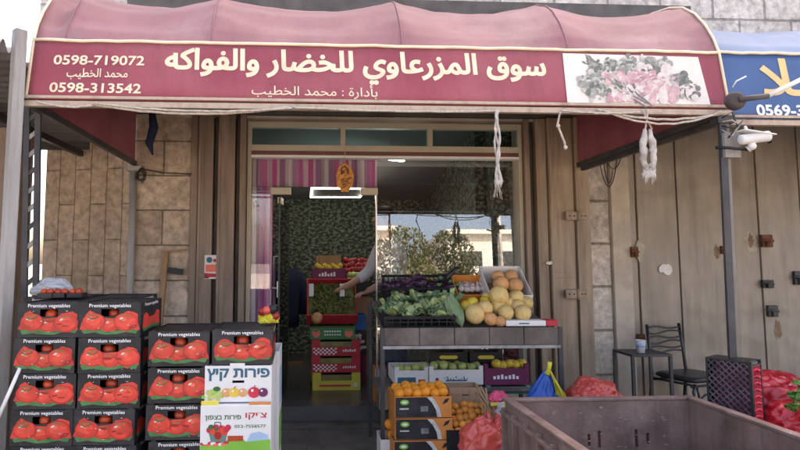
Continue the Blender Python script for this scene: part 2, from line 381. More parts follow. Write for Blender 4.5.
M_['leaf_print'] = mat('leaf_print', (.05, .19, .06), .5, .3, 22)
M_['kraft'] = mat('kraft', (.36, .22, .13), .8, .12, 6, .1)
M_['carton_white'] = mat('carton_white', (.72, .71, .69), .6, .06, 5)
M_['navy_ink'] = mat('navy_ink', (.03, .12, .18), .6, .1, 9)
M_['green_ink'] = mat('green_ink', (.20, .48, .06), .6, .1, 8)
M_['dkgreen_ink'] = mat('dkgreen_ink', (.03, .13, .045), .6, .1, 9)
M_['red_ink'] = mat('red_ink', (.55, .03, .05), .6, .1, 9)
M_['orange_ink'] = mat('orange_ink', (.75, .28, .05), .6, .1, 9)
M_['purple_ink'] = mat('purple_ink', (.14, .02, .10), .6, .1, 9)
M_['sky_ink'] = mat('sky_ink', (.35, .5, .68), .6, .1, 9)
M_['plum_carton'] = mat('plum_carton', (.16, .02, .075), .6, .1, 7)
M_['yellow_carton'] = mat('yellow_carton', (.72, .60, .08), .6, .1, 7)
M_['red_carton'] = mat('red_carton', (.52, .03, .045), .55, .1, 7)
M_['green_carton'] = mat('green_carton', (.04, .2, .06), .55, .1, 7)
M_['teal_carton'] = mat('teal_carton', (.10, .24, .20), .55, .1, 7)
M_['blue_carton'] = mat('blue_carton', (.02, .16, .5), .55, .1, 7)
M_['orange_carton'] = mat('orange_carton', (.62, .22, .05), .6, .1, 7)
M_['tomato'] = mat('tomato', (.5, .06, .02), .25, .2, 8, rnd=.25)
M_['melon'] = mat('melon', (.70, .48, .17), .55, .16, 20, .5, rnd=.1, dirt=(.60, .50, .30), dirt_amt=.75, dirt_scale=32, bscale=90)
M_['cantaloupe'] = mat('cantaloupe', (.62, .30, .12), .6, .15, 20, .3, rnd=.1, dirt=(.6, .42, .24), dirt_amt=.5, dirt_scale=40)
M_['orange'] = mat('orange', (.80, .27, .02), .4, .1, 12, .2, rnd=.12, bscale=120)
M_['mandarin'] = mat('mandarin', (.72, .28, .05), .45, .15, 12, .2, rnd=.2, bscale=120)
M_['pink_fruit'] = mat('pink_fruit', (.7, .08, .16), .4, .2, 8)
M_['apple_green'] = mat('apple_green', (.42, .48, .16), .35, .15, 10, rnd=.12)
M_['apple_red'] = mat('apple_red', (.28, .02, .025), .3, .3, 10, rnd=.2)
M_['lemon'] = mat('lemon', (.72, .50, .06), .4, .12, 10, rnd=.1)
M_['cabbage'] = mat('cabbage', (.36, .46, .20), .5, .25, 14, .4, rnd=.12, transl=.15)
M_['cabbage_leaf'] = mat('cabbage_leaf', (.20, .30, .15), .5, .3, 14, .5, rnd=.12, transl=.2, dirt=(.36, .45, .28), dirt_amt=.5, dirt_scale=10)
M_['cabbage_dark'] = mat('cabbage_dark', (.09, .17, .075), .5, .3, 14, .5, transl=.15, dirt=(.3, .4, .24), dirt_amt=.4, dirt_scale=12)
M_['aubergine'] = mat('aubergine', (.035, .012, .035), .2, .3, 9)
M_['purple_leaf'] = mat('purple_leaf', (.075, .035, .075), .5, .3, 14, .4)
M_['garlic'] = mat('garlic', (.55, .45, .42), .6, .2, 14, rnd=.15)
M_['grape'] = mat('grape', (.20, .18, .05), .3, .3, 9)
M_['bean'] = mat('bean', (.13, .17, .045), .5, .4, 12)
M_['bag_red'] = mat('bag_red', (.78, .12, .09), .22, .12, 5, .3, transl=.3, spec=.8, bscale=30)
M_['bag_deep'] = mat('bag_deep', (.62, .025, .04), .25, .15, 5, .3, transl=.2, spec=.7, bscale=30)
M_['bag_blue'] = mat('bag_blue', (.02, .10, .42), .35, .15, 5, .2, transl=.15)
M_['bag_yellow'] = mat('bag_yellow', (.72, .62, .05), .4, .12, 5, transl=.2)
M_['bag_clear'] = mat('bag_clear', (.62, .64, .66), .25, .15, 8, .3, transl=.3)
M_['bin'] = mat('bin', (.19, .12, .10), .55, .35, 5, .3, dirt=(.29, .21, .185), dirt_amt=.65, dirt_scale=7, bscale=70, streak=(.10, .07, .062, .55))
M_['bin_scuff'] = mat('bin_scuff', (.33, .26, .235), .7, .2, 9)
M_['stall_wood'] = mat('stall_wood', (.13, .105, .09), .8, .3, 6, .5, stretch=(1, 1, 1), dirt=(.24, .20, .18), dirt_amt=.5, dirt_scale=9)
M_['chair_black'] = mat('chair_black', (.02, .02, .022), .35, .2, 8)
M_['red_plastic'] = mat('red_plastic', (.60, .02, .04), .3, .12, 5, spec=.6)
M_['net_red'] = mat('net_red', (.6, .03, .06), .6, .2, 30)
M_['amber'] = mat('amber', (.62, .27, .06), .5, .3, 30, .3)
M_['skin'] = mat('skin', (.42, .22, .15), .5, .1, 8)
M_['hair'] = mat('hair', (.02, .015, .012), .6, .2, 30)
M_['shirt'] = mat('shirt', (.50, .50, .53), .85, .1, 8, .2)
M_['denim'] = mat('denim', (.035, .06, .13), .85, .3, 12, .3)
M_['shoe'] = mat('shoe', (.03, .028, .026), .5, .2, 8)
M_['pic_grey'] = mat('pic_grey', (.30, .31, .29), .7, .35, 40)
M_['pic_dark'] = mat('pic_dark', (.17, .18, .17), .7, .35, 40)
M_['pic_light'] = mat('pic_light', (.50, .50, .47), .7, .25, 40)
M_['pic_pink'] = mat('pic_pink', (.58, .40, .42), .7, .25, 40)
M_['pic_rose'] = mat('pic_rose', (.50, .30, .34), .7, .25, 40)
M_['pic_white'] = mat('pic_white', (.66, .60, .58), .7, .15, 40)
M_['leaf'] = mat('leaf', (.085, .10, .03), .55, .35, 1.2, transl=.25)
M_['leaf_olive'] = mat('leaf_olive', (.14, .125, .07), .55, .35, 1.2, transl=.25)
M_['bark'] = mat('bark', (.12, .085, .06), .9, .3, 9, .6)
M_['render_white'] = mat('render_white', (.62, .60, .55), .8, .1, 1)
M_['window_dark'] = mat('window_dark', (.04, .045, .05), .2, .1, 3)
M_['plant'] = mat('plant', (.10, .22, .04), .45, .25, 10, transl=.2)
M_['paper'] = mat('paper', (.72, .66, .62), .7, .1, 20)
M_['wood'] = mat('wood', (.32, .19, .10), .7, .25, 8, .2, stretch=(4, 4, .6))
M_['cup'] = mat('cup', (.72, .72, .74), .5, .1, 9)
M_['dark_cloth'] = mat('dark_cloth', (.012, .018, .05), .9, .2, 10)

# ================================================================ THE SETTING
mb = MB(); mb.box(-300, 300, -400, 400, -.4, -.13, M_['asphalt']); struct(mb.build('road'))
mb = MB(); mb.box(-14, 16, 2.0, YW+.05, -.2, 0, M_['paving'])
for k in range(-14, 17): mb.box(k-.006, k+.006, 2.0, YW, .0, .003, M_['dark_grey'])
for y in (3.0, 4.0, 5.0): mb.box(-14, 16, y-.006, y+.006, .004, .0065, M_['dark_grey'])
struct(mb.build('pavement'))
mb = MB(); mb.box(-60, 60, -60, -6.5, -.2, -.02, M_['bounce_paving']); struct(mb.build('bounce_pavement'))  # pale paving added behind the camera to bounce sunlight onto the shop front
RX0, RX1, RY1 = X(236, YW), 1.62, 8.3
mb = MB(); mb.box(RX0, RX1+.3, YW+.06, RY1, -.1, .12, M_['shop_tile']); struct(mb.build('shop_floor'))
mb = MB(); mb.box(-14, -2.6, 2.0, 60, -.13, -.02, M_['paving']); struct(mb.build('alley'))

# ---- the stone building
B = thing('stone_building', 'stone fronted shop building with pale upper storey behind the maroon and blue awnings', 'building', (0, YW, 0))
def bpart(name, mb_, label=None, bevel=0):
    o = mb_.build(name, B, bevel=bevel); o.matrix_parent_inverse = Matrix.Translation((0, -YW, 0))
    if label: o['label'] = label
    return o
xl = X(42, 5.45); xr = 9.0
mb = MB(); mb.box(xl, xr, YW, YW+.25, 2.624, 6.7, M_['stone_pale']); bpart('upper_wall', mb)
mb = MB(); mb.box(X(120, YW), X(702, YW), YW-.03, YW-.001, 2.63, 3.70, M_['dark_grey']); mb.box(xl, xr, YW-.02, YW+.24, 2.60, 2.622, M_['plaster']); bpart('wall_band', mb)  # dark strip on the wall over the maroon awning, thin plaster course below
mb = MB(); mb.box(xl, xr, YW+.25, 12, 6.5, 6.7, M_['plaster']); bpart('roof', mb)
mb = MB(); mb.box(xl, xr, 11.8, 12, 0, 6.5, M_['plaster']); mb.box(xr-.2, xr, YW+.25, 11.8, 0, 6.5, M_['plaster']); mb.box(xl, xl+.2, YW+.3, 11.8, 2.62, 6.5, M_['stone_pale']); bpart('rear_wall', mb)
# stone pilaster left of the brown shutter, and the two to the right of the shop
mb = MB(); mb.box(X(131, YW), X(189, YW), YW, YW+.3, 0, 2.62, M_['stone']); bpart('pilaster', mb, 'warm tan stone pier of broad level courses', .006)
mb = MB(); mb.box(X(586, YW), X(611, YW), YW, YW+.3, 0, 2.62, M_['stone_grey']); bpart('pilaster', mb, 'grey rough stone pier', .006)
mb = MB(); mb.box(X(611, YW)+.004, X(630, YW), YW-.04, YW+.3, 0, 2.62, M_['plaster']); bpart('door_jamb', mb, 'smooth pale plaster jamb', .006)
# interior shell
mb = MB(); mb.box(RX0-.1, RX1+.1, RY1, RY1+.15, .0, 3, M_['camo']); bpart('wallpapered_wall', mb, 'dark green leaf camouflage wallpaper')
mb = MB(); mb.box(RX1, RX1+.1, YW+.5, RY1, 0, 3, M_['camo']); mb.box(RX1+.1, RX1+.4, YW+.26, YW+.52, 0, 3, M_['camo']); bpart('wallpapered_wall', mb)
mb = MB(); mb.box(RX0-.1, RX0, YW+.26, RY1, 0, 3, M_['interior']); bpart('side_wall', mb)
mb = MB(); mb.add([(RX0-.1, YW+.26, 2.70), (RX1+.4, YW+.26, 2.70), (RX1+.4, RY1+.1, 2.2), (RX0-.1, RY1+.1, 2.2)]+[(RX0-.1, YW+.26, 2.8), (RX1+.4, YW+.26, 2.8), (RX1+.4, RY1+.1, 2.3), (RX0-.1, RY1+.1, 2.3)], [(0, 3, 2, 1), (4, 5, 6, 7), (0, 1, 5, 4), (1, 2, 6, 5), (2, 3, 7, 6), (3, 0, 4, 7)], M_['interior']); bpart('ceiling', mb)
# left slab wall: big upright stones
a = P(42, 262, 5.45); b_ = P(131, 262, 5.22)
t = thing('stone_wall', 'tan wall of upright stone slabs left of the grey drainpipe', 'wall', (a.x, a.y, 0), math.atan2(b_.y-a.y, b_.x-a.x))
L = (Vector((b_.x-a.x, b_.y-a.y))).length
mb = MB(); mb.box(0, L, 0, .25, 0, 2.9, M_['stone_slab']); mb.build('wall', t, bevel=.006)
# dim column at the far left edge
mb = MB(); mb.box(X(-70, 4.3), X(9, 4.3), 4.3, 4.6, 0, 2.3, M_['shutter_brown'])
tag(mb.build('wall_panel', bevel=.006), 'dull brown sheet wall at the far left behind the pale post', 'wall')

# corrugated canopy at left
t = thing('corrugated_canopy', 'grey corrugated metal canopy seen from below left of the maroon awning', 'canopy', (0, 0, 2.42))
mb = MB()
def cf(u, v): return (-6.5+u*(6.5-1.62), 2.7+v*2.75, .028*math.sin(v*2*math.pi*24)+.10*(1-v))
mb.grid(cf, 1, 240, M_['corrugated']); mb.build('roof_sheet', t, solid=.004)
for i, y in enumerate((3.1, 4.2, 5.36)):
    mb = MB(); mb.bar((-6.5, y, -.05+.1*(1-(y-2.7)/2.75)), (-1.62, y, -.05+.1*(1-(y-2.7)/2.75)), .05, .07, M_['post_dark']); mb.build('beam', t)
mb = MB(); mb.bar((-2.35, 2.72, .02), (-2.0, 5.4, -.12), .04, .05, M_['post_dark']); mb.build('rafter', t)

# ---------------------------------------------------------------- across the street (seen mirrored in the shop window)
def leaf_cloud(mb_, c, rad, n, size, ms):
    vs = {m: ([], []) for m in ms}
    for i in range(n):
        while True:
            d = Vector((random.uniform(-1, 1), random.uniform(-1, 1), random.uniform(-1, 1)))
            if .25 < d.length < 1: break
        p = Vector((d.x*rad[0], d.y*rad[1], d.z*rad[2]))
        if noise.noise(p*.9+Vector(c)) < -.12: continue
        p += Vector(c); q = Euler((random.uniform(0, 6), random.uniform(0, 6), random.uniform(0, 6))).to_matrix(); s_ = size*random.uniform(.6, 1.4)
        m = random.choice(ms); V, F = vs[m]; b = len(V)
        V += [p+q @ Vector((-s_, 0, 0)), p+q @ Vector((0, -s_*.45, 0)), p+q @ Vector((s_, 0, 0)), p+q @ Vector((0, s_*.45, 0))]; F.append((b, b+1, b+2, b+3))
    for m in ms: mb_.add(vs[m][0], vs[m][1], m)
def tree(x, y, h, rad, n, label, ms):
    t = thing('street_tree', label, 'tree', (x, y, -.13), 0, 'trees across the street')
    mb_ = MB(); mb_.tube([(0, 0, 0), (.05, .02, h*.25), (.0, .1, h*.5), (.05, .05, h*.7)], [.16, .13, .10, .04], M_['bark'])
    for k in range(5):
        a = k*1.3; mb_.tube([(0, .05, h*.35), (math.cos(a)*rad[0]*.4, math.sin(a)*rad[1]*.4, h*.6), (math.cos(a)*rad[0]*.7, math.sin(a)*rad[1]*.7, h*.78)], [.07, .04, .015], M_['bark'], 6)
    mb_.build('trunk', t)
    mb_ = MB(); leaf_cloud(mb_, (0, 0, h*.62), (rad[0], rad[1], h*.42), n, .075, ms); mb_.build('crown', t)
tree(3.6, -12, 4.5, (1.5, 1.3), 9000, 'bushy olive green tree across the street mirrored in the window', [M_['leaf'], M_['leaf_olive']])
tree(5.7, -13.5, 4.6, (1.4, 1.3), 9000, 'darker rounded tree across the street mirrored beside the white block', [M_['leaf'], M_['leaf'], M_['leaf_olive']])
tree(-3.4, -15, 4.4, (1.7, 1.4), 4500, 'pale leaved tree across the street further left than the others', [M_['leaf_olive']])
def block(x0, x1, y, h, label):
    t = thing('apartment_block', label, 'building', ((x0+x1)/2, y, -.13)); W = (x1-x0)/2
    mb_ = MB(); mb_.box(-W, W, -6, 0, 0, h, M_['render_white']); mb_.box(-W-.2, W+.2, -6.2, .3, h, h+.25, M_['render_white']); mb_.build('wall', t)
    z = 1.0
    while z < h-1.5:
        mb_ = MB(); mb_.box(-W+.3, W-.3, .02, 1.1, z-.3, z-.15, M_['render_white']); mb_.box(-W+.3, W-.3, 1.05, 1.12, z-.15, z+.6, M_['render_white']); mb_.build('balcony', t)
        x = -W+.8
        while x < W-1.4:
            mb_ = MB(); mb_.box(x, x+1.2, .0, .03, z+.1, z+1.6, M_['window_dark']); mb_.build('window', t); x += 2.2
        z += 2.6
block(8.2, 19, -24, 6.2, 'white balconied apartment block across the street mirrored at the right of the pane')
block(1.0, 5.0, -24, 6.4, 'plain pale block far across the street behind the trees')
mb = MB(); mb.tube([(0, 0, 0), (0, 0, 6.5)], [.09, .06], M_['post_pale'])
tag(mb.build('utility_pole', loc=(6.9, -10.5, -.13)), 'slim grey pole across the street mirrored near the right window edge', 'pole')

# ================================================================ SHOPFRONT
def panelset(name, label, xs, depths, m, z0, z1, cat='shutter', rib=True):
    t = thing(name, label, cat, (X(xs[0], YW), YW, 0)); x00 = X(xs[0], YW)
    for i in range(len(xs)-1):
        a, b = X(xs[i], YW)-x00, X(xs[i+1], YW)-x00; d = depths[i]; mm = m[i] if isinstance(m, list) else m
        mb_ = MB(); mb_.box(a+.004, b-.004, -d, .10-d*.0, z0, z1, mm)
        if rib and b-a > .13:
            for zz in (z0, (z0+z1)*.46, z1-.06):
                mb_.box(a+.02, b-.02, -d-.006, -d+.001, zz+.005, zz+.055, mm)
            mb_.box(a+.008, a+.03, -d-.008, -d+.001, z0, z1, mm)
        mb_.build('panel', t, bevel=.004)
    return t
sh = panelset('folding_shutter', 'brown metal folding shutter left of the shop window with a small sticker', [189, 197, 213, 217, 235, 239, 246], [.03, .06, .02, .075, .03, .09],
         [M_['shutter_brown'], M_['shutter_brown'], M_['shutter_dark'], M_['shutter_brown'], M_['shutter_dark'], M_['shutter_brown']], 0, 2.62)
sh2 = panelset('folding_shutter', 'tan metal folding shutter right of the shop window with bolt hinges', [525, 531, 536, 547, 572, 586], [.05, .0, .06, .09, .12],
         [M_['shutter_brown'], M_['shutter_dark'], M_['shutter_tan'], M_['shutter_tan'], M_['shutter_tan']], 0, 2.62)
for py in (216, 294):
    c = P(577, py, YW-.13); x00 = sh2.location.x
    mb = MB()
    mb.box(c.x-.10-x00, c.x+.0-x00, c.y-YW-.012, c.y-YW+.02, c.z-.035, c.z+.035, M_['shutter_tan']); mb.box(c.x+.012-x00, c.x+.09-x00, c.y-YW-.014, c.y-YW+.02, c.z-.032, c.z+.032, M_['shutter_tan'])
    mb.tube([(c.x+.006-x00, c.y-YW-.014, c.z-.045), (c.x+.006-x00, c.y-YW-.014, c.z+.045)], .012, M_['shutter_tan'])
    for dx in (-.07, -.03, .04, .07): mb.ball((c.x+dx-x00, c.y-YW-.014, c.z), .007, M_['rust'], seg=8)
    mb.build('hinge', sh2)
# right big shutters (closed shop)
sh3 = panelset('folding_shutter', 'closed greyish beige metal shutter of the neighbouring shop behind the chair', [630, 637, 677, 733, 758, 800, 900, 1010], [.02, .035, .045, .03, .04, .05, .035],
         M_['shutter_grey'], 0, 2.62, rib=False)
x00 = sh3.location.x
def rough_patch(mb_, cx, y, cz, w_, h, m, n=18, seed=1):
    rr = random.Random(seed); mb_.poly([(cx+math.cos(2*math.pi*k/n)*w_/2*rr.uniform(.55, 1.1), y, cz+math.sin(2*math.pi*k/n)*h/2*rr.uniform(.55, 1.1)) for k in range(n)], m)
def lockbox(px, py, w_, h, m, name):
    c = P(px, py, YW-.05); mb_ = MB(); mb_.box(c.x-w_/2-x00, c.x+w_/2-x00, c.y-YW-.02, c.y-YW+.012, c.z-h/2, c.z+h/2, m)
    mb_.tube([(c.x-x00-w_*.6, c.y-YW-.012, c.z+h*.1), (c.x-x00, c.y-YW-.034, c.z+h*.05), (c.x-x00+w_*.55, c.y-YW-.012, c.z)], h*.14, m, 8)
    mb_.box(c.x-w_*.2-x00, c.x+w_*.22-x00, c.y-YW-.04, c.y-YW-.018, c.z-h*.45, c.z+h*.1, m)
    mb_.build(name, sh3, bevel=.004)
lockbox(766, 241, .10, .11, M_['rust'], 'hasp'); lockbox(767, 284, .10, .07, M_['black'], 'padlock'); lockbox(772, 311, .09, .10, M_['post_dark'], 'hasp'); lockbox(723, 250, .05, .07, M_['rust'], 'hasp'); lockbox(634, 252, .06, .09, M_['rust'], 'hasp'); lockbox(641, 340, .06, .1, M_['rust'], 'hasp'); lockbox(798, 278, .09, .12, M_['post_dark'], 'hasp')
def stain(px, py, w_, h, m, seed, d):
    c = P(px, py, YW-.05); mb_ = MB(); rough_patch(mb_, c.x-x00, -d-.0012, c.z, w_, h, m, 26, seed); mb_.build('rust_stain', sh3, solid=.001)
# torn paper remnants, stickers
M_['bare_patch'] = mat('bare_patch', (.36, .31, .24), .6, .25, 14); M_['rust_streak'] = mat('rust_streak', (.20, .12, .075), .7, .35, 14)
for a_ in ((752, 243, .14, .24, M_['bare_patch'], 1, .03), (752, 240, .06, .13, M_['rust_streak'], 2, .0312), (779, 330, .08, .2, M_['rust_streak'], 3, .04), (641, 250, .09, .22, M_['bare_patch'], 5, .035), (643, 345, .06, .18, M_['rust_streak'], 8, .035), (717, 252, .06, .15, M_['rust_streak'], 7, .045)): stain(*a_)
c = P(666, 269, YW-.045); mb = MB(); rough_patch(mb, c.x, YW-.0465, c.z, .15, .11, M_['paper'], seed=3);
tag(mb.build('paper_scrap', solid=.001), 'torn white paper scrap stuck on the grey beige shutter above the chair', 'paper')
c = P(211, 267, YW-.07); mb = MB(); y = YW-.062
mb.box(c.x-.055, c.x+.055, y-.004, y, c.z-.10, c.z+.10, M_['paper']); mb.box(c.x-.045, c.x+.045, y-.006, y-.004, c.z-.04, c.z+.02, M_['tomato_pale']); mb.box(c.x-.05, c.x+.05, y-.006, y-.004, c.z-.085, c.z-.055, M_['red_ink'])
mb.disc((c.x-.015, y-.0065, c.z+.06), .025, M_['navy_ink']); mb.disc((c.x+.03, y-.0065, c.z+.055), .015, M_['red_ink'])
tag(mb.build('sticker'), 'small pink and white sticker on the brown shutter', 'sticker')
c = P(549, 263, YW-.06); mb = MB(); rough_patch(mb, c.x, YW-.0915, c.z, .10, .035, M_['paper'], seed=9)
mb2 = mb; tag(mb2.build('paper_scrap', solid=.001), 'faint strip of white label left on the tan shutter', 'paper')

# window frame and glass
gx0, gx1 = X(246, YW), X(525, YW)
sw = thing('shop_window', 'aluminium framed shop window with clear panes mirroring the street', 'window', (gx0, YW, 0))
W = gx1-gx0; zt = Z(123, YW); zb1 = Z(147, YW); zr = Z(152, YW); zw = Z(156, YW); hd0 = Z(195, YW); hd1 = Z(188, YW)
xd0 = X(270, YW)-gx0; xd1 = X(376, YW)-gx0
mb = MB()
mb.box(0, .035, 0, .08, .1, zt, M_['alu']); mb.box(W-.035, W, 0, .17, .1, zt, M_['alu'])
mb.box(.035, W-.035, 0, .08, zt-.05, zt, M_['alu']); mb.box(.035, W-.035, 0, .08, zr, zb1+.01, M_['alu'])
mb.box(.035, W-.035, -.012, .17, zw, zr-.002, M_['alu_dark']); mb.box(.035, W-.035, -.02, .08, zw-.025, zw-.002, M_['white'])
xms = [X(343, YW)-gx0, X(432, YW)-gx0]
for xm in xms: mb.box(xm-.022, xm+.022, .002, .078, zb1+.01, zt-.05, M_['alu'])
mb.build('frame', sw, bevel=.003)
for a_, b_ in ((xd0, xd0+.175), (xd1-.13, xd1+.02)):
    mb = MB(); mb.box(a_, b_, .004, .07, hd0, hd1, M_['alu']); mb.build('patch_fitting', sw, bevel=.003)
mb = MB(); mb.box(xd1, xd1+.012, .006, .05, .12, hd0, M_['steel']); mb.build('mullion', sw)
for a, b in ((.035, xms[0]-.022), (xms[0]+.022, xms[1]-.022), (xms[1]+.022, W-.035)):
    mb = MB(); mb.box(a, b, .035, .041, zb1+.01, zt-.05, M_['glass_teal']); mb.build('transom_pane', sw)
TI = .105
mb = MB()
def tpane(a, b, z0, z1):
    f = lambda z: .03+TI*z/2
    vs = [(a, f(z0), z0), (b, f(z0), z0), (b, f(z1), z1), (a, f(z1), z1)]; vs += [(x, y+.006, z) for x, y, z in vs]
    mb.add(vs, [(0, 1, 2, 3), (7, 6, 5, 4), (0, 4, 5, 1), (1, 5, 6, 2), (2, 6, 7, 3), (3, 7, 4, 0)], M_['glass'])
tpane(xd1+.014, W-.035, .3, zw-.025); mb.build('pane', sw)
mb = MB(); mb.box(xd1+.02, W-.035, 0, .08, .1, .3, M_['alu']); mb.build('sill', sw)
mb = MB(); mb.box(.035, xd1-.01, .04, .046, hd1, zw-.025, M_['glass_door']); mb.build('pane', sw)
mb = MB(); mb.box(.035, xd0-.003, .04, .046, .3, hd1-.003, M_['glass_door']); mb.build('pane', sw)
# open glass door swung inwards
dx = X(279, YW+.08)
t = thing('glass_door', 'open glass door swung into the shop with a long metal handle', 'door', (dx, YW+.09, .12), R(86))
mb = MB(); hgt = hd0-.14
for a, b in ((0, .012), (.758, .77)): mb.box(a, b, -.008, .008, 0, hgt, M_['post_dark'])
mb.box(.0, .16, -.018, .018, 0, .07, M_['steel']); mb.box(.0, .16, -.018, .018, hgt-.05, hgt+.003, M_['alu']); mb.build('door_frame', t)
mb = MB(); mb.box(.013, .757, -.005, .005, .004, hgt, M_['glass_door']); mb.build('pane', t)
mb = MB(); mb.tube([(.06, .006, .85), (.06, .05, .85), (.06, .05, 1.28), (.06, .006, 1.28)], .014, M_['steel']); mb.box(.02, .06, .006, .02, .92, 1.06, M_['steel']); mb.tube([(.04, .02, 1.0), (.04, .07, 1.0), (.12, .07, 1.0)], .010, M_['steel']); mb.build('handle', t)
# striped curtain inside the glass
mb = MB(); cy = YW+.16
ca0, ca1 = X(247, cy), X(377, cy)
def cu1(u, v): return (ca0+u*(ca1-ca0), cy+.014*math.sin(u*55)+.006*math.sin(u*131), Z(154, cy)*(1-v)+Z(187.5, cy)*v)
mb.grid(cu1, 160, 4, M_['stripe'])
cb1 = X(272, cy)
def cu2(u, v): return (ca0+u*(cb1-ca0), cy+.03+.016*math.sin(u*24)+.006*math.sin(u*31+v*2), Z(154, cy)*(1-v)+.2*v)
mb.grid(cu2, 60, 6, M_['stripe'])
tag(mb.build('curtain', solid=.003), 'pink purple and grey striped curtain behind the shop glass', 'curtain')
# ornament hanging in front of the glass
c = P(345, 178, YW-.10)
t = thing('hanging_ornament', 'amber oval pierced ornament hanging over the doorway', 'ornament', (c.x, c.y, c.z))
mb = MB(); pr = []
for k in range(40): a = 2*math.pi*k/40; q = 1+.05*math.sin(a*9); pr.append((.075*q*math.cos(a), .125*q*math.sin(a)))
mb.prism(pr, -.006, .006, M_['amber']); mb.build('plate', t, bevel=.003)
mb = MB()
for k in range(26):
    x, z = random.uniform(-.05, .05), random.uniform(-.09, .09)
    if (x/.06)**2+(z/.1)**2 < 1: mb.tube([(x-.01, -.009, z-.006), (x, -.011, z+.008), (x+.012, -.009, z)], .0035, M_['alu_dark'], 5)
mb.tube([(-.03, -.01, .03), (-.03, -.01, .085), (0, -.01, .10), (.03, -.01, .07), (.02, -.01, .03)], .007, M_['alu_dark'], 6); mb.build('fretwork', t)
mb = MB(); mb.tube([(0, 0, .12), (0, .01, .31)], .003, M_['rope'], 5); mb.build('cord', t)
# drainpipe, wooden slats, cable on the pilaster
c = P(131, 262, YW-.05)
t = thing('drainpipe', 'pale grey drainpipe at the corner of the tan stone walls', 'pipe', (c.x, c.y, 0))
mb = MB(); zt2 = Z(172, YW); mb.tube([(0, 0, 0), (0, 0, zt2)], .03, M_['post_pale'], 12); mb.build('pipe', t)
mb = MB(); mb.box(-.05, .07, -.05, .05, zt2-.02, zt2+.02, M_['post_pale']); mb.build('bracket', t)
mb = MB()
for k in range(4):
    pts = []
    for i in range(14): a = i*.9+k; pts.append((.06+.035*math.cos(a)+.01*k, -.04-.01*k, zt2-.06+.04*math.sin(a)*(1+.2*k)))
    mb.tube(pts, .004, M_['black'], 5)
mb.tube([(.06, -.03, zt2), (.25, .01, zt2-.03), (.49, .0, zt2-.04)], .005, M_['black'], 5)
tag(mb.build('cable_coil', loc=(c.x, c.y, 0)), 'black cable coil tied to the top of the drainpipe', 'cable')
p0, p1 = P(160, 300, YW-.06), P(166, 252, YW-.02); mb = MB(); mb.bar(p0-Vector((.0, .1, .6)), p1, .05, .025, M_['wood']); tag(mb.build('plank', bevel=.003), 'narrow wooden plank leaning on the tan stone pier', 'plank')
p0, p1 = P(168, 270, YW-.03), P(183, 272, YW-.03); mb = MB(); mb.bar(p0, p1, .02, .05, M_['black']); mb.bar(P(163, 252, YW-.02), P(186, 250, YW-.02), .012, .02, M_['wood']); tag(mb.build('bracket'), 'small dark bracket fixed to the tan stone pier', 'bracket')
# wires hanging beside the grey pier
mb = MB()
for k, (pa, pb, sg) in enumerate((((600, 165), (617, 160), 26), ((603, 163), (612, 170), 18), ((605, 160), (622, 150), 15))):
    A, Bq = P(*pa, YW-.05), P(*pb, YW-.05); mb.tube([A.lerp(Bq, i/10)-Vector((0, .01*k, sg/120*4*(i/10)*(1-i/10))) for i in range(11)], .004, M_['black'], 5)
tag(mb.build('loose_wires'), 'loose black wires looping beside the grey stone pier', 'wire')

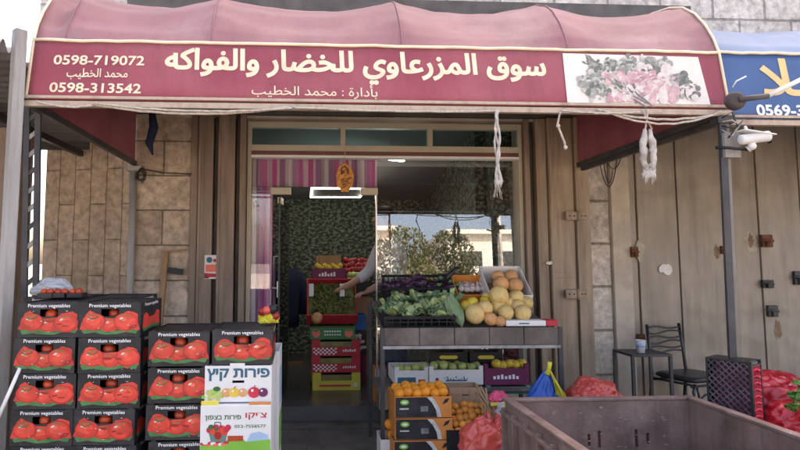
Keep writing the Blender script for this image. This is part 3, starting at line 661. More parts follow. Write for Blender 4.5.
# ================================================================ AWNINGS
def awning(name, label, x0, x1, ya, prof_band, prof_top, ribs, sag, mband, mtop, sides, zbot):
    """prof: (dy, z) from the front plane; band first, then the bulging top back to the wall"""
    t = thing(name, label, 'awning', ((x0+x1)/2, ya, zbot)); ox = (x0+x1)/2
    mb_ = MB(); nu = 120
    def top_pt(u, v):
        x = x0+u*(x1-x0); k = v*(len(prof_top)-1); i = min(int(k), len(prof_top)-2); f = k-i
        dy = prof_top[i][0]*(1-f)+prof_top[i+1][0]*f; z = prof_top[i][1]*(1-f)+prof_top[i+1][1]*f
        s_ = 0
        for a, b in zip(ribs[:-1], ribs[1:]):
            if a <= x <= b: q = (x-a)/(b-a); s_ = 4*q*(1-q)
        e = min(1, v*4)*(1 if v < .9 else max(0, (1-v)*10))
        wr = .012*noise.noise(Vector((x*2.2, v*7, 1)))+.007*noise.noise(Vector((x*8, v*5, 4)))-.010*abs(noise.noise(Vector((x*4, v*3, 9))))
        return (x-ox, dy+sag*.4*s_*e, z-zbot-sag*s_*e+wr*e)
    mb_.grid(top_pt, nu, 40, mtop)
    def band_pt(u, v):
        x = x0+u*(x1-x0); k = v
        dy = prof_band[0][0]*(1-k)+prof_band[1][0]*k; z = prof_band[0][1]*(1-k)+prof_band[1][1]*k
        return (x-ox, dy, z-zbot)
    mb_.grid(band_pt, nu, 6, mband)
    mb_.build('canopy', t, solid=.002)
    full = [prof_band[0]]+prof_top
    for sgn, xx in ((-1, x0), (1, x1)):
        if sgn not in sides: continue
        mb2 = MB(); outp = [(dy, z) for dy, z in full]+[(YW-ya-.01, zbot)]
        mb2.poly([(xx-ox, dy, z-zbot) for dy, z in outp], mband); mb2.build('side_panel', t, solid=.002)
        mb2 = MB(); mb2.bar((xx-ox, 0, -.015), (xx-ox, YW-ya-.01, -.015), .03, .04, M_['post_dark']); mb2.build('side_bar', t)
        mb2 = MB(); mb2.tube([(xx-ox+sgn*.006, dy-.004, z-zbot+.004) for dy, z in full[:9]], .008, M_['cream_ink'], 6); mb2.build('piping', t)
    for rx in ribs[1:-1]:
        mb2 = MB(); us = (rx-x0)/(x1-x0); mb2.tube([Vector(top_pt(us, k/24))+Vector((0, -.001, .001)) for k in range(25)], .004, mtop, 5); mb2.build('seam', t)
    mb2 = MB(); mb2.bar((x0-ox-.02, .012, -.022), (x1-ox+.02, .012, -.022), .035, .03, M_['batten']); mb2.bar((x0-ox-.02, -.008, .012), (x1-ox+.02, -.008, .012), .012, .015, M_['batten']); mb2.build('front_bar', t)
    mb2 = MB(); mb2.tube([(x0-ox+(x1-x0)*i/60, prof_band[1][0]-.006, prof_band[1][1]-zbot+.006*noise.noise(Vector((i*.4, 0, 0)))) for i in range(61)], .009, M_['cream_ink'], 6); mb2.build('piping', t)
    return t, ox
za = Z(104, YA, 380); ax0, ax1 = X(27, YA, 105), X(728, YA, 110); zbt = Z(47, YA+.06, 400)
PT = [(.06, zbt), (.10, zbt+.10), (.16, zbt+.20), (.25, zbt+.31), (.36, zbt+.395), (.5, zbt+.455), (.7, zbt+.50), (1.2, zbt+.58), (YW-YA-.01, zbt+.68)]
ribs = [ax0, X(90, 3.6, 5), X(221, 3.6, 5), X(393, 3.6, 5), X(543, 3.6, 7), ax1]
aw, aox = awning('shop_awning', 'faded maroon fabric shop awning with cream Arabic lettering and a fruit picture', ax0, ax1, YA, [(0, za), (.06, zbt)], PT, ribs, .058, M_['maroon'], M_['maroon_top'], (-1, 1), za)
def bandp(px, py): # local point just in front of the band
    p = P(px, py, YA+.03); return Vector((p.x-aox, .06*(p.z-za)/(zbt-za)-.004, p.z-za))
def band_text(s_, pxl, pxr, pyt, pyb, pybr, bold, m=M_['cream_ink'], res=4, name='lettering'):
    a, b = bandp(pxl, pyb), bandp(pxr, pybr); c_ = bandp(pxl, pyt)
    mb_ = MB(); ux = Vector((1, 0, (b.z-a.z)/(b.x-a.x))).normalized(); uz = Vector((0, .06/(zbt-za), 1)).normalized()
    mb_.text(s_, a, ux, uz, b.x-a.x, c_.z-a.z, m, bold, res); return mb_.build(name, aw)
band_text(rtl('سوق المزرعاوي للخضار والفواكه'), 164, 547, 45, 82, 88.5, .034)
band_text(rtl('بأدارة : محمد الخطيب'), 252, 377, 83, 98.5, 101, .004)
band_text('0598-719072', 53, 144, 54, 64.5, 65.5, .02)
band_text(rtl('محمد الخطيب'), 67, 128, 68, 80, 80.7, .014)
band_text('0598-313542', 51, 142, 83, 93.5, 95, .02)
# fruit picture banner
mb = MB(); q = [bandp(565, 106), bandp(707, 108.5), bandp(700, 56), bandp(564, 52)]
mb.poly([v+Vector((0, -.002, 0)) for v in q], M_['banner']); ban = mb.build('picture_banner', aw, solid=.002)
mb = MB()
def bp(u, v): # u 0..1 left to right, v 0..1 top to bottom
    a = q[3].lerp(q[2], u); b = q[0].lerp(q[1], u); r = a.lerp(b, v); return r
cnt = 0
def blob(u, v, r, m, sx=1, sz=1, rot=0):
    global cnt; cnt += 1; c_ = bp(u, v); mb.disc((c_.x, c_.y-.006-cnt*.000012, c_.z), r, m, 9, sx, sz, None, rot)
rr = random.Random(4)
def cluster(u0, v0, du, dv, n, r, ms, sx=1):
    for i in range(int(n*2.4)): blob(u0+rr.gauss(0, du), v0+rr.gauss(0, dv), r*rr.choice((.35, .45, .55, .7, .9)), rr.choice(ms), sx, 1, rr.uniform(0, 3))
G, D, Lg, Pk, Ro, Wt = [M_['pic_'+k] for k in ('grey', 'dark', 'light', 'pink', 'rose', 'white')]
cluster(.19, .12, .02, .06, 16, .016, [D, G], .35); cluster(.235, .25, .02, .05, 14, .02, [D, G])
cluster(.36, .22, .035, .06, 40, .022, [G, Lg, D]); cluster(.49, .2, .035, .07, 40, .022, [G, D, Lg]); cluster(.63, .22, .03, .06, 14, .028, [G, D]); cluster(.72, .2, .025, .06, 14, .024, [Lg, G])
cluster(.57, .26, .02, .03, 6, .03, [Wt, Lg]); cluster(.73, .28, .015, .03, 5, .03, [Wt]); blob(.575, .08, .02, Lg, .6, 1.6)
cluster(.22, .62, .05, .11, 60, .022, [G, D, Lg, G]); cluster(.5, .48, .11, .06, 46, .028, [Pk, Ro, Wt, Pk]); cluster(.62, .55, .08, .06, 26, .028, [Pk, Wt, Ro])
cluster(.81, .48, .03, .06, 18, .028, [G, D]); cluster(.84, .68, .04, .07, 18, .03, [Lg, G, D, Wt]); cluster(.6, .78, .1, .06, 24, .03, [Wt, Pk], 2.2); cluster(.4, .85, .07, .03, 14, .03, [Wt, Pk, Ro])
for i in range(26): blob(.36+.2*i/26+rr.gauss(0, .02), .6+.3*i/26+rr.gauss(0, .05), .05, rr.choice([D, G, Lg, D]), 1, .1, -.75+rr.gauss(0, .15))
mb.build('fruit_picture', ban)

# hanging ropes
def swag(mb_, a, b, sagm, r=.007, n=24, jit=.004):
    a = Vector(a); b = Vector(b); mb_.tube([a.lerp(b, i/n)+Vector((0, jit*noise.noise(Vector((i*.5, 3, a.x))), -4*sagm*(i/n)*(1-i/n)+jit*noise.noise(Vector((i*.6, a.x, 7))))) for i in range(n+1)], r, M_['rope'], 6)
def ropething(spec, label):
    mb_ = MB()
    for s_ in spec: swag(mb_, P(s_[0], s_[1], YA-.03-s_[6]), P(s_[2], s_[3], YA-.03-s_[6]), s_[4], s_[5])
    tag(mb_.build('rope'), label, 'rope', 'ropes along the awning edge')
ropething([(36, 101, 96, 105, .02, .006, 0), (92, 104, 290, 107, .045, .007, .01), (94, 103, 292, 108, .03, .006, .02), (289, 107, 500, 111, .012, .006, 0)], 'slack pale rope strung under the left half of the maroon awning')
ropething([(596, 109, 727, 112, .05, .007, 0), (603, 110, 722, 111, .075, .006, .012), (560, 110, 640, 112, .012, .006, .02)], 'slack pale rope looping under the right end of the maroon awning')
mb = MB(); p0 = P(495, 110, YA-.02)
for k in range(3):
    mb.tube([p0+Vector((.004*k+.01*math.sin(i*.9+k*2), -.01-.004*k, -.43*i/12)) for i in range(13)], [.0055, .007, .006, .007, .0055, .0075, .006, .008, .006, .007, .009, .012, .004], M_['cloth_white'], 6)
for k in range(9):
    a_ = k*.7; mb.tube([p0+Vector((.006*math.sin(k), -.012, -.40)), p0+Vector((.014*math.cos(a_), -.014+.008*math.sin(a_), -.44)), p0+Vector((.024*math.cos(a_+.3), -.014+.012*math.sin(a_), -.465-.004*k))], .0016, M_['rope'], 4)
mb.ball(p0+Vector((0, -.015, -.40)), .014, M_['cloth_white'], 1.3, .3, 10)
tag(mb.build('rope'), 'long white twisted rope end hanging before the shop window', 'rope')
mb = MB(); p0 = P(560, 112, YA-.02); mb.tube([p0, p0+Vector((-.02, -.01, -.07)), p0+Vector((-.015, -.01, -.09)), p0+Vector((.015, -.01, -.17)), p0+Vector((.02, -.01, -.21))], .006, M_['rope'], 6); mb.ball(p0+Vector((-.017, -.01, -.08)), .012, M_['rope'], seg=8); mb.ball(p0+Vector((.02, -.01, -.2)), .012, M_['rope'], seg=8)
tag(mb.build('rope'), 'short kinked white cord hanging in front of the tan shutter', 'rope')
p0 = P(646, 113, YA-.02); t = thing('work_gloves', 'off white cloth gloves tied to the awning edge in front of the grey shutter', 'gloves', tuple(p0))
mb = MB()
for sx in (-1, 1):
    pts = [(sx*(.012+.016*math.sin(math.pi*min(1, i/9*.8)))+.004*math.sin(i*1.7+sx), -.004-.004*math.cos(i*2.1), -.09-.024*i) for i in range(11)]
    mb.tube(pts, [.008, .013, .017, .021, .018, .022, .017, .020, .015, .016, .005], M_['cloth_white'], 9)
    for k in range(4): mb.tube([(sx*.016+.006*(k-1.5), -.004, -.31), (sx*.018+.009*(k-1.5), -.006, -.345-.006*(k % 2)), (sx*.02+.010*(k-1.5), -.004, -.365-.012*((k*3) % 4))], [.007, .0065, .003], M_['cloth_white'], 6)
mb.tube([(.0, 0, -.30), (.03, 0, -.28), (.036, 0, -.33)], [.014, .01, .008], M_['cloth_white'], 6); mb.tube([(-.01, 0, -.31), (-.03, 0, -.345), (-.035, 0, -.37)], [.012, .012, .005], M_['cloth_white'], 6); mb.build('glove', t)
mb = MB(); mb.tube([(-.02, 0, .02), (.0, 0, -.03), (.03, 0, -.09), (-.012, 0, -.11)], .005, M_['rope'], 6); mb.tube([(.012, 0, .02), (.0, 0, -.05), (-.01, 0, -.10)], .005, M_['rope'], 6); mb.build('tie', t)
mb = MB(); p0 = P(152, 112, 4.6)
mb.tube([p0, p0+Vector((.02, -.01, -.12)), p0+Vector((-.01, -.02, -.25)), p0+Vector((.02, -.02, -.34))], [.025, .035, .03, .006], M_['dark_cloth'], 8)
tag(mb.build('blue_rag'), 'dark blue rag hanging under the left end of the maroon awning', 'rag')

# posts
def post(name, label, a, b, build):
    t = thing(name, label, 'post', tuple(b)); build(t, Vector(a)-Vector(b)); return t
a, b = P(20, 30, YA-.04), P(-1, 420, YA-.02); d = b-a; b = a+d*(a.z/(-d.z)); b.z = 0
def bl(t, d):
    mb_ = MB(); mb_.bar((0, 0, 0), d, .06, .06, M_['post_pale']); mb_.build('pole', t, bevel=.006)
post('awning_post', 'pale grey painted square post at the left end of the maroon awning', a, b, bl)
def bl2(t, d):
    for s_ in (-.03, .03):
        mb_ = MB(); mb_.bar((s_, 0, 0), d+Vector((s_, 0, 0)), .02, .03, M_['post_dark']); mb_.build('rail', t)
    mb_ = MB()
    for i in range(22):
        k = i/22; p = d*k; q_ = d*(k+.022); s_ = 1
        mb_.bar(p+Vector((-.03, 0, .0)), q_+Vector((.03, 0, 0)), .012, .022, M_['post_pale'] if i % 3 else M_['post_dark'])
    mb_.build('lacing', t)
a, b = P(33, 104, YA+.2), P(30, 300, YA+.2); d = (b-a); b = a+d*(a.z/(-d.z)) ; b.z = 0
post('lattice_post', 'dark laced steel post just behind the pale left post', a, b, bl2)
a, b = P(724, 113, YA+.02), P(738, 420, YA+.02); d = b-a; b = a+d*(a.z/(-d.z)); b.z = 0
def bl3(t, d):
    mb_ = MB(); mb_.bar((.010, .012, 0), d+Vector((.010, .012, 0)), .032, .032, M_['post_grey']); mb_.build('pole', t, bevel=.004)
    mb_ = MB(); mb_.bar((-.018, -.004, 0), d*.985+Vector((-.018, -.004, 0)), .018, .04, M_['post_dark']); mb_.build('shaded_side', t)  # dark bar standing in for the shaded left face of the square tube
    mb_ = MB(); mb_.box(-.05+d.x, .05+d.x, -.02+d.y, .05+d.y, d.z-.06, d.z-.01, M_['post_dark']); mb_.box(d.x-.03, d.x+.06, d.y-.035, d.y-.005, d.z-.26, d.z-.12, M_['post_pale']); mb_.build('clamp', t)
post('awning_post', 'slim dark and grey steel post at the right end of the maroon awning', a, b, bl3)

# blue awning
YB = YA+.1
bx0 = ax1+.035; bx1 = bx0+2.6; zb = Z(119, YB, 770); zbb = zb+.41
PB = [(.05, zbb), (.09, zbb+.08), (.16, zbb+.16), (.26, zbb+.24), (.4, zbb+.30), (.6, zbb+.34), (.9, zbb+.37), (YW-YB-.01, zbb+.45)]
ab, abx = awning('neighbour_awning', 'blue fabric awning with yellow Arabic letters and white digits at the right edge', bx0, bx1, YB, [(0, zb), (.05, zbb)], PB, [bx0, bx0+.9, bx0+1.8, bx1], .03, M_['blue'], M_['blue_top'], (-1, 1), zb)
def bband(px, py):
    p = P(px, py, YB+.025); return Vector((p.x-abx, .05*(p.z-zb)/(zbb-zb)-.004, p.z-zb))
for s_, pl, pr_, pt, pb, bo, m in (('\u0640\u0640\ufefc', 762, 816, 57, 96, .022, M_['yellow_ink']), ('0569-3', 754, 801, 105, 117, .03, M_['white_ink'])):
    if s_[0] == '\u0640': s_ = '\ufefc\u0640'
    a, b, c_ = bband(pl, pb), bband(pr_, pb), bband(pl, pt); mb = MB(); mb.text(s_, a, (1, 0, 0), (0, .05/.41, 1), b.x-a.x, c_.z-a.z, m, bo, 4); mb.build('lettering', ab)
# awning arm with winding disc
c = P(735, 101, YA-.12); e1 = P(768, 96, YA-.16); e2 = P(812, 74, YA-.2)
t = thing('awning_crank', 'dark round winding disc with a jointed arm in front of the blue awning', 'awning arm', tuple(c))
mb = MB(); Mx = Matrix.Rotation(R(90), 4, 'X'); mb.lathe([(.02, -.03), (.048, -.02), (.052, .0), (.048, .02), (.03, .028), (.01, .03)], M_['disc_brown'], 24, Mx); mb.build('disc', t)
mb = MB(); mb.tube([(0, -.03, 0), e1-c], .015, M_['post_dark'], 10); mb.build('arm', t)
mb = MB(); mb.tube([e1-c, e2-c], .012, M_['white'], 10); mb.build('arm', t)
mb = MB(); mb.tube([(.05, .08, .10), (.06, .06, .13), (.11, .05, .155)], .004, M_['white'], 6); mb.build('hook', t)
# cctv
c = P(755, 138, YA-.1)
t = thing('security_camera', 'white bullet security camera below the blue awning edge', 'camera', tuple(c), R(0))
mb = MB(); q_ = Matrix.Rotation(R(-8), 4, 'Y') @ Matrix.Rotation(R(90), 4, 'Y'); mb.lathe([(.022, -.085), (.028, -.08), (.028, .06), (.03, .062), (.03, .075), (.02, .076)], M_['white'], 18, q_); mb.build('camera_body', t)
mb = MB(); mb.box(-.085, .095, -.034, .034, .026, .032, M_['white'], Matrix.Rotation(R(8), 4, 'Y')); mb.build('sunshield', t)
mb = MB(); mb.lathe([(.018, .0), (.018, .006), (.001, .007)], M_['black'], 14, Matrix.Translation((.078, 0, -.011)) @ q_); mb.build('lens', t)
mb = MB(); mb.tube([(-.01, 0, -.02), (-.02, .01, -.05), (-.03, .02, -.06)], [.012, .014, .02], M_['white'], 8); mb.tube([(-.03, .02, -.06), (-.12, .05, -.045), (-.17, .08, -.04)], .009, M_['black'], 8); mb.ball((-.02, .0, -.045), .022, M_['white'], seg=12); mb.build('bracket', t)
mb = MB(); mb.tube([(-.03, .01, .03), (-.03, .03, .07)], .008, M_['white'], 8); mb.build('stem', t)
mb = MB()
for k in range(4): mb.tube([P(722, 118+4*k, YA-.03), P(732, 112+8*k, YA-.07), P(738+2*k, 128-3*k, YA-.06), P(728, 138, YA-.03)], .004, M_['rope'] if k % 2 else M_['black'], 5)
tag(mb.build('loose_wires'), 'tangle of thin wires beside the security camera at the post top', 'wire')

# ================================================================ LEFT: TOMATO CARTONS
CW, CD, CH = .288, .40, .163
def carton(name, label, cat, grp, seed=0):
    rj = random.Random(seed); J = lambda a=.006: rj.uniform(-a, a)
    t = thing(name, label, cat, (0, 0, 0), 0, grp); h = CH
    mb_ = MB(); k = M_['carton_black']; y0, y1 = -CD/2, CD/2
    mb_.holes(-CW/2, CW/2, 0, h, y0, y0+.006, [(-.042, .042, .098, .133)], k)
    mb_.box(-CW/2, CW/2, y1-.006, y1, 0, h, k); mb_.box(-CW/2, -CW/2+.006, y0+.006, y1-.006, 0, h, k); mb_.box(CW/2-.006, CW/2, y0+.006, y1-.006, 0, h, k)
    mb_.box(-CW/2+.006, CW/2-.006, y0+.006, y1-.006, 0, .006, k); mb_.box(-CW/2+.006, CW/2-.006, y0+.006, y1-.006, h-.012, h-.006, k)
    for sx in (-1, 1): mb_.box(sx*(CW/2-.022)-.012, sx*(CW/2-.022)+.012, y0+.004, y0+.03, h, h+.005, k)
    mb_.build('box', t)
    mb_ = MB(); y = y0-.0012
    art = [(-.138, .036), (-.128, .076), (-.112, .114), (-.09, .124), (-.066, .116), (-.05, .102), (-.044, .092), (.044, .092), (.058, .108), (.085, .122), (.112, .122), (.128, .110), (.136, .07), (.140, .036), (.09, .024), (.04, .034), (.0, .024), (-.05, .022), (-.09, .032)]
    mb_.poly([(x+J(.004), y, z+J(.005)) for x, z in art], M_['tomato_red'])
    gr = [(-.132, .034), (-.10, .04), (-.05, .036), (-.01, .024), (.03, .030), (.08, .044), (.135, .034), (.125, .018), (.08, .026), (.03, .014), (-.02, .012), (-.07, .02), (-.12, .016)]
    mb_.poly([(x, y-.0006, z+J(.004)) for x, z in gr], M_['leaf_print'])
    tone = ['tomato_deep', 'tomato_red', 'tomato_red', 'tomato_mid', 'tomato_mid', 'tomato_mid', 'tomato_pale']
    for (cx, cz, r) in ((0, .056, .036), (-.079, .072, .047), (.081, .070, .049)):
        cx += J(); cz += J(.003)
        for k, m in enumerate(tone):
            q = 1-k/7.4; y -= .00012; mb_.disc((cx-.010*k/6, y-.0006, cz+.012*k/6), r*q, M_[m], 20, 1.18, .88)
        for k in range(5): y -= .0001; mb_.disc((cx-.004+.010*(k-2), y-.0006, cz+r*.62+.002*(k % 2)), .009, M_['leaf_print'], 6, 1, .22, None, (k-2)*.5)
        y -= .0001; mb_.disc((cx-r*.45, y-.0006, cz+r*.35), r*.13, M_['pic_white'], 8, 1.5, .7, None, .5)
    for k in range(7): y -= .0001; mb_.disc((rj.uniform(-.11, .11), y-.0006, rj.uniform(.045, .085)), rj.uniform(.005, .014), M_[rj.choice(['tomato_red', 'tomato_mid', 'tomato_deep', 'tomato_shade'])], 10, 1.8, .5, None, rj.uniform(-.5, .5))
    for k in range(4): mb_.disc((rj.uniform(-.12, .12), y-.0008-k*.0001, rj.uniform(.012, .13)), rj.uniform(.001, .003), M_['pic_light'], 7, 2, .6)
    mb_.tube([(-.10, y-.001, .094), (-.08, y-.001, .088), (-.06, y-.001, .094), (-.055, y-.001, .10)], .0025, M_['leaf_print'], 4)
    x = CW/2+.0012; sy = [(-.16, .036), (-.15, .1), (-.1, .11), (-.05, .085), (.05, .085), (.1, .11), (.15, .1), (.16, .036)]
    mb_.poly([(x, p, z) for p, z in sy], M_['tomato_red']); mb_.poly([(x+.0005, p, z) for p, z in ((-.16, .034), (0, .044), (.16, .034), (.15, .02), (0, .03), (-.15, .02))], M_['leaf_print'])
    mb_.build('tomato_print', t)
    mb_ = MB(); mb_.text('Premium vegetables', (-.098, y0-.0012, .1365), (1, 0, 0), (0, 0, 1), .196, .0215, M_['white_ink'], .012, 2)
    mb_.build('lettering', t); mb_ = MB(); mb_.text('Premium vegetables', (CW/2+.0012, -.13, .1365), (0, 1, 0), (0, 0, 1), .25, .0215, M_['white_ink'], .012, 2); mb_.build('lettering', t)
    return t
ORD = ['top', 'second', 'third', 'fourth', 'fifth', 'sixth', 'bottom']
tom_me = MB(); tom_me.ball((0, 0, 0), .034, M_['tomato'], .85, .05, 16)
tomato0 = tom_me.build('tomato'); tag(tomato0, 'x', 'tomato', 'tomatoes showing through carton hand holes'); first_tom = [True]
def put_tomato(loc, label, k=1.0):
    if first_tom[0]: o = tomato0; first_tom[0] = False
    else: o = dup(tomato0, loc)
    o.location = loc; o.rotation_euler = (random.uniform(0, 3), random.uniform(0, 3), random.uniform(0, 3)); o['label'] = label; s_ = k*random.uniform(.9, 1.05); o.scale = (s_,)*3
GRP = 'black tomato cartons in stacks'
proto = None; PROTOS = []; USED = [0]
def stack(px, Y, n, pitch, colname, skip=(), hole=True):
    global proto
    for i in range(n):
        lev = n-1-i
        if lev in skip: continue
        z = i*pitch; x = X(px, Y)+random.uniform(-.006, .006); y = Y+CD/2+random.uniform(-.008, .008); rz = R(random.uniform(-2.2, 2.2))
        lab = f'black tomato carton, {ORD[lev] if i else "bottom"} from the top of {colname}' if lev else f'black tomato carton on top of {colname}'
        lab = lab.replace('bottom from the top of', 'at the bottom of')
        if proto is None:
            for q_ in range(4): PROTOS.append(carton('tomato_carton', lab, 'carton', GRP, q_))
            proto = PROTOS[0]
        if USED[0] < 4: o = PROTOS[USED[0]]; USED[0] += 1; o['label'] = lab; o.location = (x, y, z); o.rotation_euler = (0, 0, rz)
        else: o = dup(random.choice(PROTOS), (x, y, z), (0, 0, rz), lab, GRP)
        if hole: put_tomato((x+random.uniform(-.01, .01), y-CD/2+.043, z+.105), f'tomato in the {ORD[lev] if i else "bottom"} carton of {colname}')
stack(50, 2.95, 7, .1655, 'the leftmost front stack')
stack(111.5, 2.95, 7, .1655, 'the second front stack from the left')
stack(181, 2.95, 6, .171, 'the lower stack beside the Hebrew cartons')
# right stack: one tomato carton on the white ones
zt_ = Z(328, 2.95); pit = .168
xx = X(243, 2.95)
lab = 'black tomato carton resting on the white Hebrew lettered cartons'
dup(proto, (xx, 2.95+CD/2, zt_-pit), (0, 0, R(1)), lab, GRP); put_tomato((xx, 2.95+.043, zt_-pit+.105), 'tomato in the hand hole of the carton above the white Hebrew carton')
# back row
stack(52, 3.38, 7, .1655, 'the hidden back stack behind the leftmost one', hole=False)
stack(112, 3.38, 7, .1655, 'the hidden back stack behind the second one', hole=False)
# white cartons
h1 = .168; z1 = zt_-pit-h1-.003; Yc = 2.93
def openbox(mb_, w_, d, h, m, th=.006, y0=None, inner=None):
    y0 = -d/2; i = inner or m
    mb_.box(-w_/2, w_/2, y0, y0+th, 0, h, m); mb_.box(-w_/2, w_/2, d/2-th, d/2, 0, h, m); mb_.box(-w_/2, -w_/2+th, y0+th, d/2-th, 0, h, m); mb_.box(w_/2-th, w_/2, y0+th, d/2-th, 0, h, m); mb_.box(-w_/2+th, w_/2-th, y0+th, d/2-th, .001, th, i)
t = thing('summer_fruit_carton', 'white carton with blue Hebrew heading and painted fruits in the right stack', 'carton', (X(240, Yc), Yc+.2, z1))
mb = MB(); w_ = .315; mb.holes(-w_/2, w_/2, 0, h1, -.2, -.194, [(-.028, .028, .088, .10)], M_['carton_white']); mb.box(-w_/2, w_/2, .194, .2, 0, h1, M_['carton_white'])
for sx in (-1, 1): mb.box(min(sx*w_/2, sx*(w_/2-.006)), max(sx*w_/2, sx*(w_/2-.006)), -.194, .194, 0, h1, M_['carton_white'])
mb.box(-w_/2+.006, w_/2-.006, -.194, .194, 0, .006, M_['carton_white']); mb.box(-w_/2+.006, w_/2-.006, -.194, .194, h1-.008, h1-.003, M_['carton_white']); mb.box(-.04, .03, -.202, -.196, h1-.01, h1+.012, M_['carton_white'])
mb.build('box', t)
mb = MB(); mb.text(rtl('פירות קיץ'), (-.148, -.2012, .098), (1, 0, 0), (0, 0, 1), .296, .058, M_['navy_ink'], .035, 3); mb.build('lettering', t)
mb = MB(); y = -.2012
for k in range(30): mb.disc((-.112+random.gauss(0, .022), y-k*.00004, .034+random.gauss(0, .011)), .009, M_[random.choice(['apple_green', 'green_ink', 'apple_green'])], 10)
mb.disc((-.10, y-.0014, .062), .014, M_['dkgreen_ink'], 10, 1.3, .8)
for cx, r, m in ((-.055, .022, 'cantaloupe'), (-.018, .023, 'lemon'), (.022, .021, 'cantaloupe'), (.075, .027, 'red_ink'), (.118, .022, 'purple_ink')):
    y -= .0003; mb.disc((cx, y-.0012, .044), r, M_[m], 18, 1.05, .95); mb.disc((cx-r*.3, y-.0014, .044+r*.35), r*.25, M_['carton_white'], 8)
mb.tube([(-.018, y-.0014, .064), (-.012, y-.0014, .075)], .002, M_['wood'], 4); mb.tube([(.075, y-.0014, .07), (.082, y-.0014, .078)], .002, M_['wood'], 4); mb.build('fruit_print', t)
Yd = 2.88; h2 = .30; z2 = z1-h2-.004
t = thing('orchard_carton', 'white and green carton with a fruit basket print below the blue lettered one', 'carton', (X(238, Yd), Yd+.21, z2))
w_ = .325; mb = MB(); openbox(mb, w_, .42, h2, M_['carton_white']); mb.box(-w_/2+.006, w_/2-.006, -.204, .204, h2-.008, h2-.003, M_['carton_white'])
mb.box(-w_/2+.001, -.08, -.204, -.198, h2, h2+.02, M_['yellow_carton']); mb.box(.06, w_/2-.001, -.204, -.198, h2-.002, h2+.012, M_['orange_carton']); mb.build('box', t, bevel=.003)
y = -.2112; mb = MB()
mb.poly([(-w_/2+.002, y, .002), (w_/2-.002, y, .002), (w_/2-.002, y, .145), (.05, y, .135), (.03, y, .150), (-.05, y, .14), (-w_/2+.002, y, .12)], M_['green_ink'])
mb.poly([(.05, y+.0002, .135), (.155, y+.0002, .14), (.15, y+.0002, .165), (.11, y+.0002, .18), (.07, y+.0002, .172)], M_['sky_ink'])
mb.poly([(-.125, y-.0003, .185), (-.035, y-.0003, .185), (-.045, y-.0003, .135), (-.11, y-.0003, .13)], M_['teal_carton'])
for k in range(12): mb.disc((-.12+k*.0078, y-.0006-k*.00004, .19+.012*math.sin(k*1.9)), .014, M_[random.choice(['red_ink', 'dkgreen_ink', 'red_ink', 'tomato_red'])], 10)
mb.disc((-.08, y-.0014, .165), .018, M_['tomato_shade'], 12); mb.tube([(-.1, y-.001, .20), (-.095, y-.001, .225), (-.07, y-.001, .225), (-.065, y-.001, .20)], .002, M_['navy_ink'], 4)
for k in range(10): mb.disc((-.15+k*.012, y-.0008-k*.00004, .128+.006*math.sin(k*2.3)), .009, M_[('red_ink', 'carton_white', 'tomato_pale')[k % 3]], 8, 1.5, .8)
mb.box(-.035, .035, y-.003, y-.0005, .14, .163, M_['tomato'])
for sx in (-1, 1): mb.disc((.115+sx*.012, y-.0012-.0002*sx, .055), .022, M_['red_ink' if sx < 0 else 'dkgreen_ink'], 12, .9, 1.2)
mb.build('basket_print', t)
mb = MB(); mb.text(rtl("פירות בצפון"), (-.14, y-.0004, .23), (1, 0, 0), (0, 0, 1), .165, .026, M_['dkgreen_ink'], .02, 3); mb.build('lettering', t); mb = MB(); mb.text(rtl("צ'יקו"), (.045, y-.0004, .235), (1, 0, 0), (0, 0, 1), .098, .034, M_['red_ink'], .02, 3)
mb.build('lettering', t); mb = MB(); mb.text('052-7558577', (-.005, y-.0004, .198), (1, 0, 0), (0, 0, 1), .145, .014, M_['dkgreen_ink'], .01, 2)
mb.build('lettering', t); mb = MB(); mb.text(rtl('עלם לארץ הקטנה'), (-.145, y-.0006, .058), (1, 0, 0), (0, 0, 1), .215, .026, M_['dkgreen_ink'], .02, 3); mb.build('lettering', t)
dup(proto, (X(240, 2.95), 2.95+CD/2, z2-.17), (0, 0, 0), 'black tomato carton under the white and green Hebrew carton', GRP)
dup(proto, (X(240, 2.95), 2.95+CD/2, z2-.34), (0, 0, 0), 'lowest black tomato carton of the stack below the Hebrew cartons', GRP)
# second row of crates right behind that stack, a sliver of which shows
t = thing('produce_carton', 'white printed carton half hidden behind the right stack beside the doorway', 'carton', (X(255, 3.5), 3.55, 0))
mb = MB(); openbox(mb, .30, .35, .86, M_['carton_white']); mb.build('box', t, bevel=.003); mb = MB(); mb.box(.151, .1525, -.12, .1, .55, .75, M_['sky_ink']); mb.box(.151, .1525, -.15, .12, .3, .5, M_['green_ink']); mb.build('side_print', t)
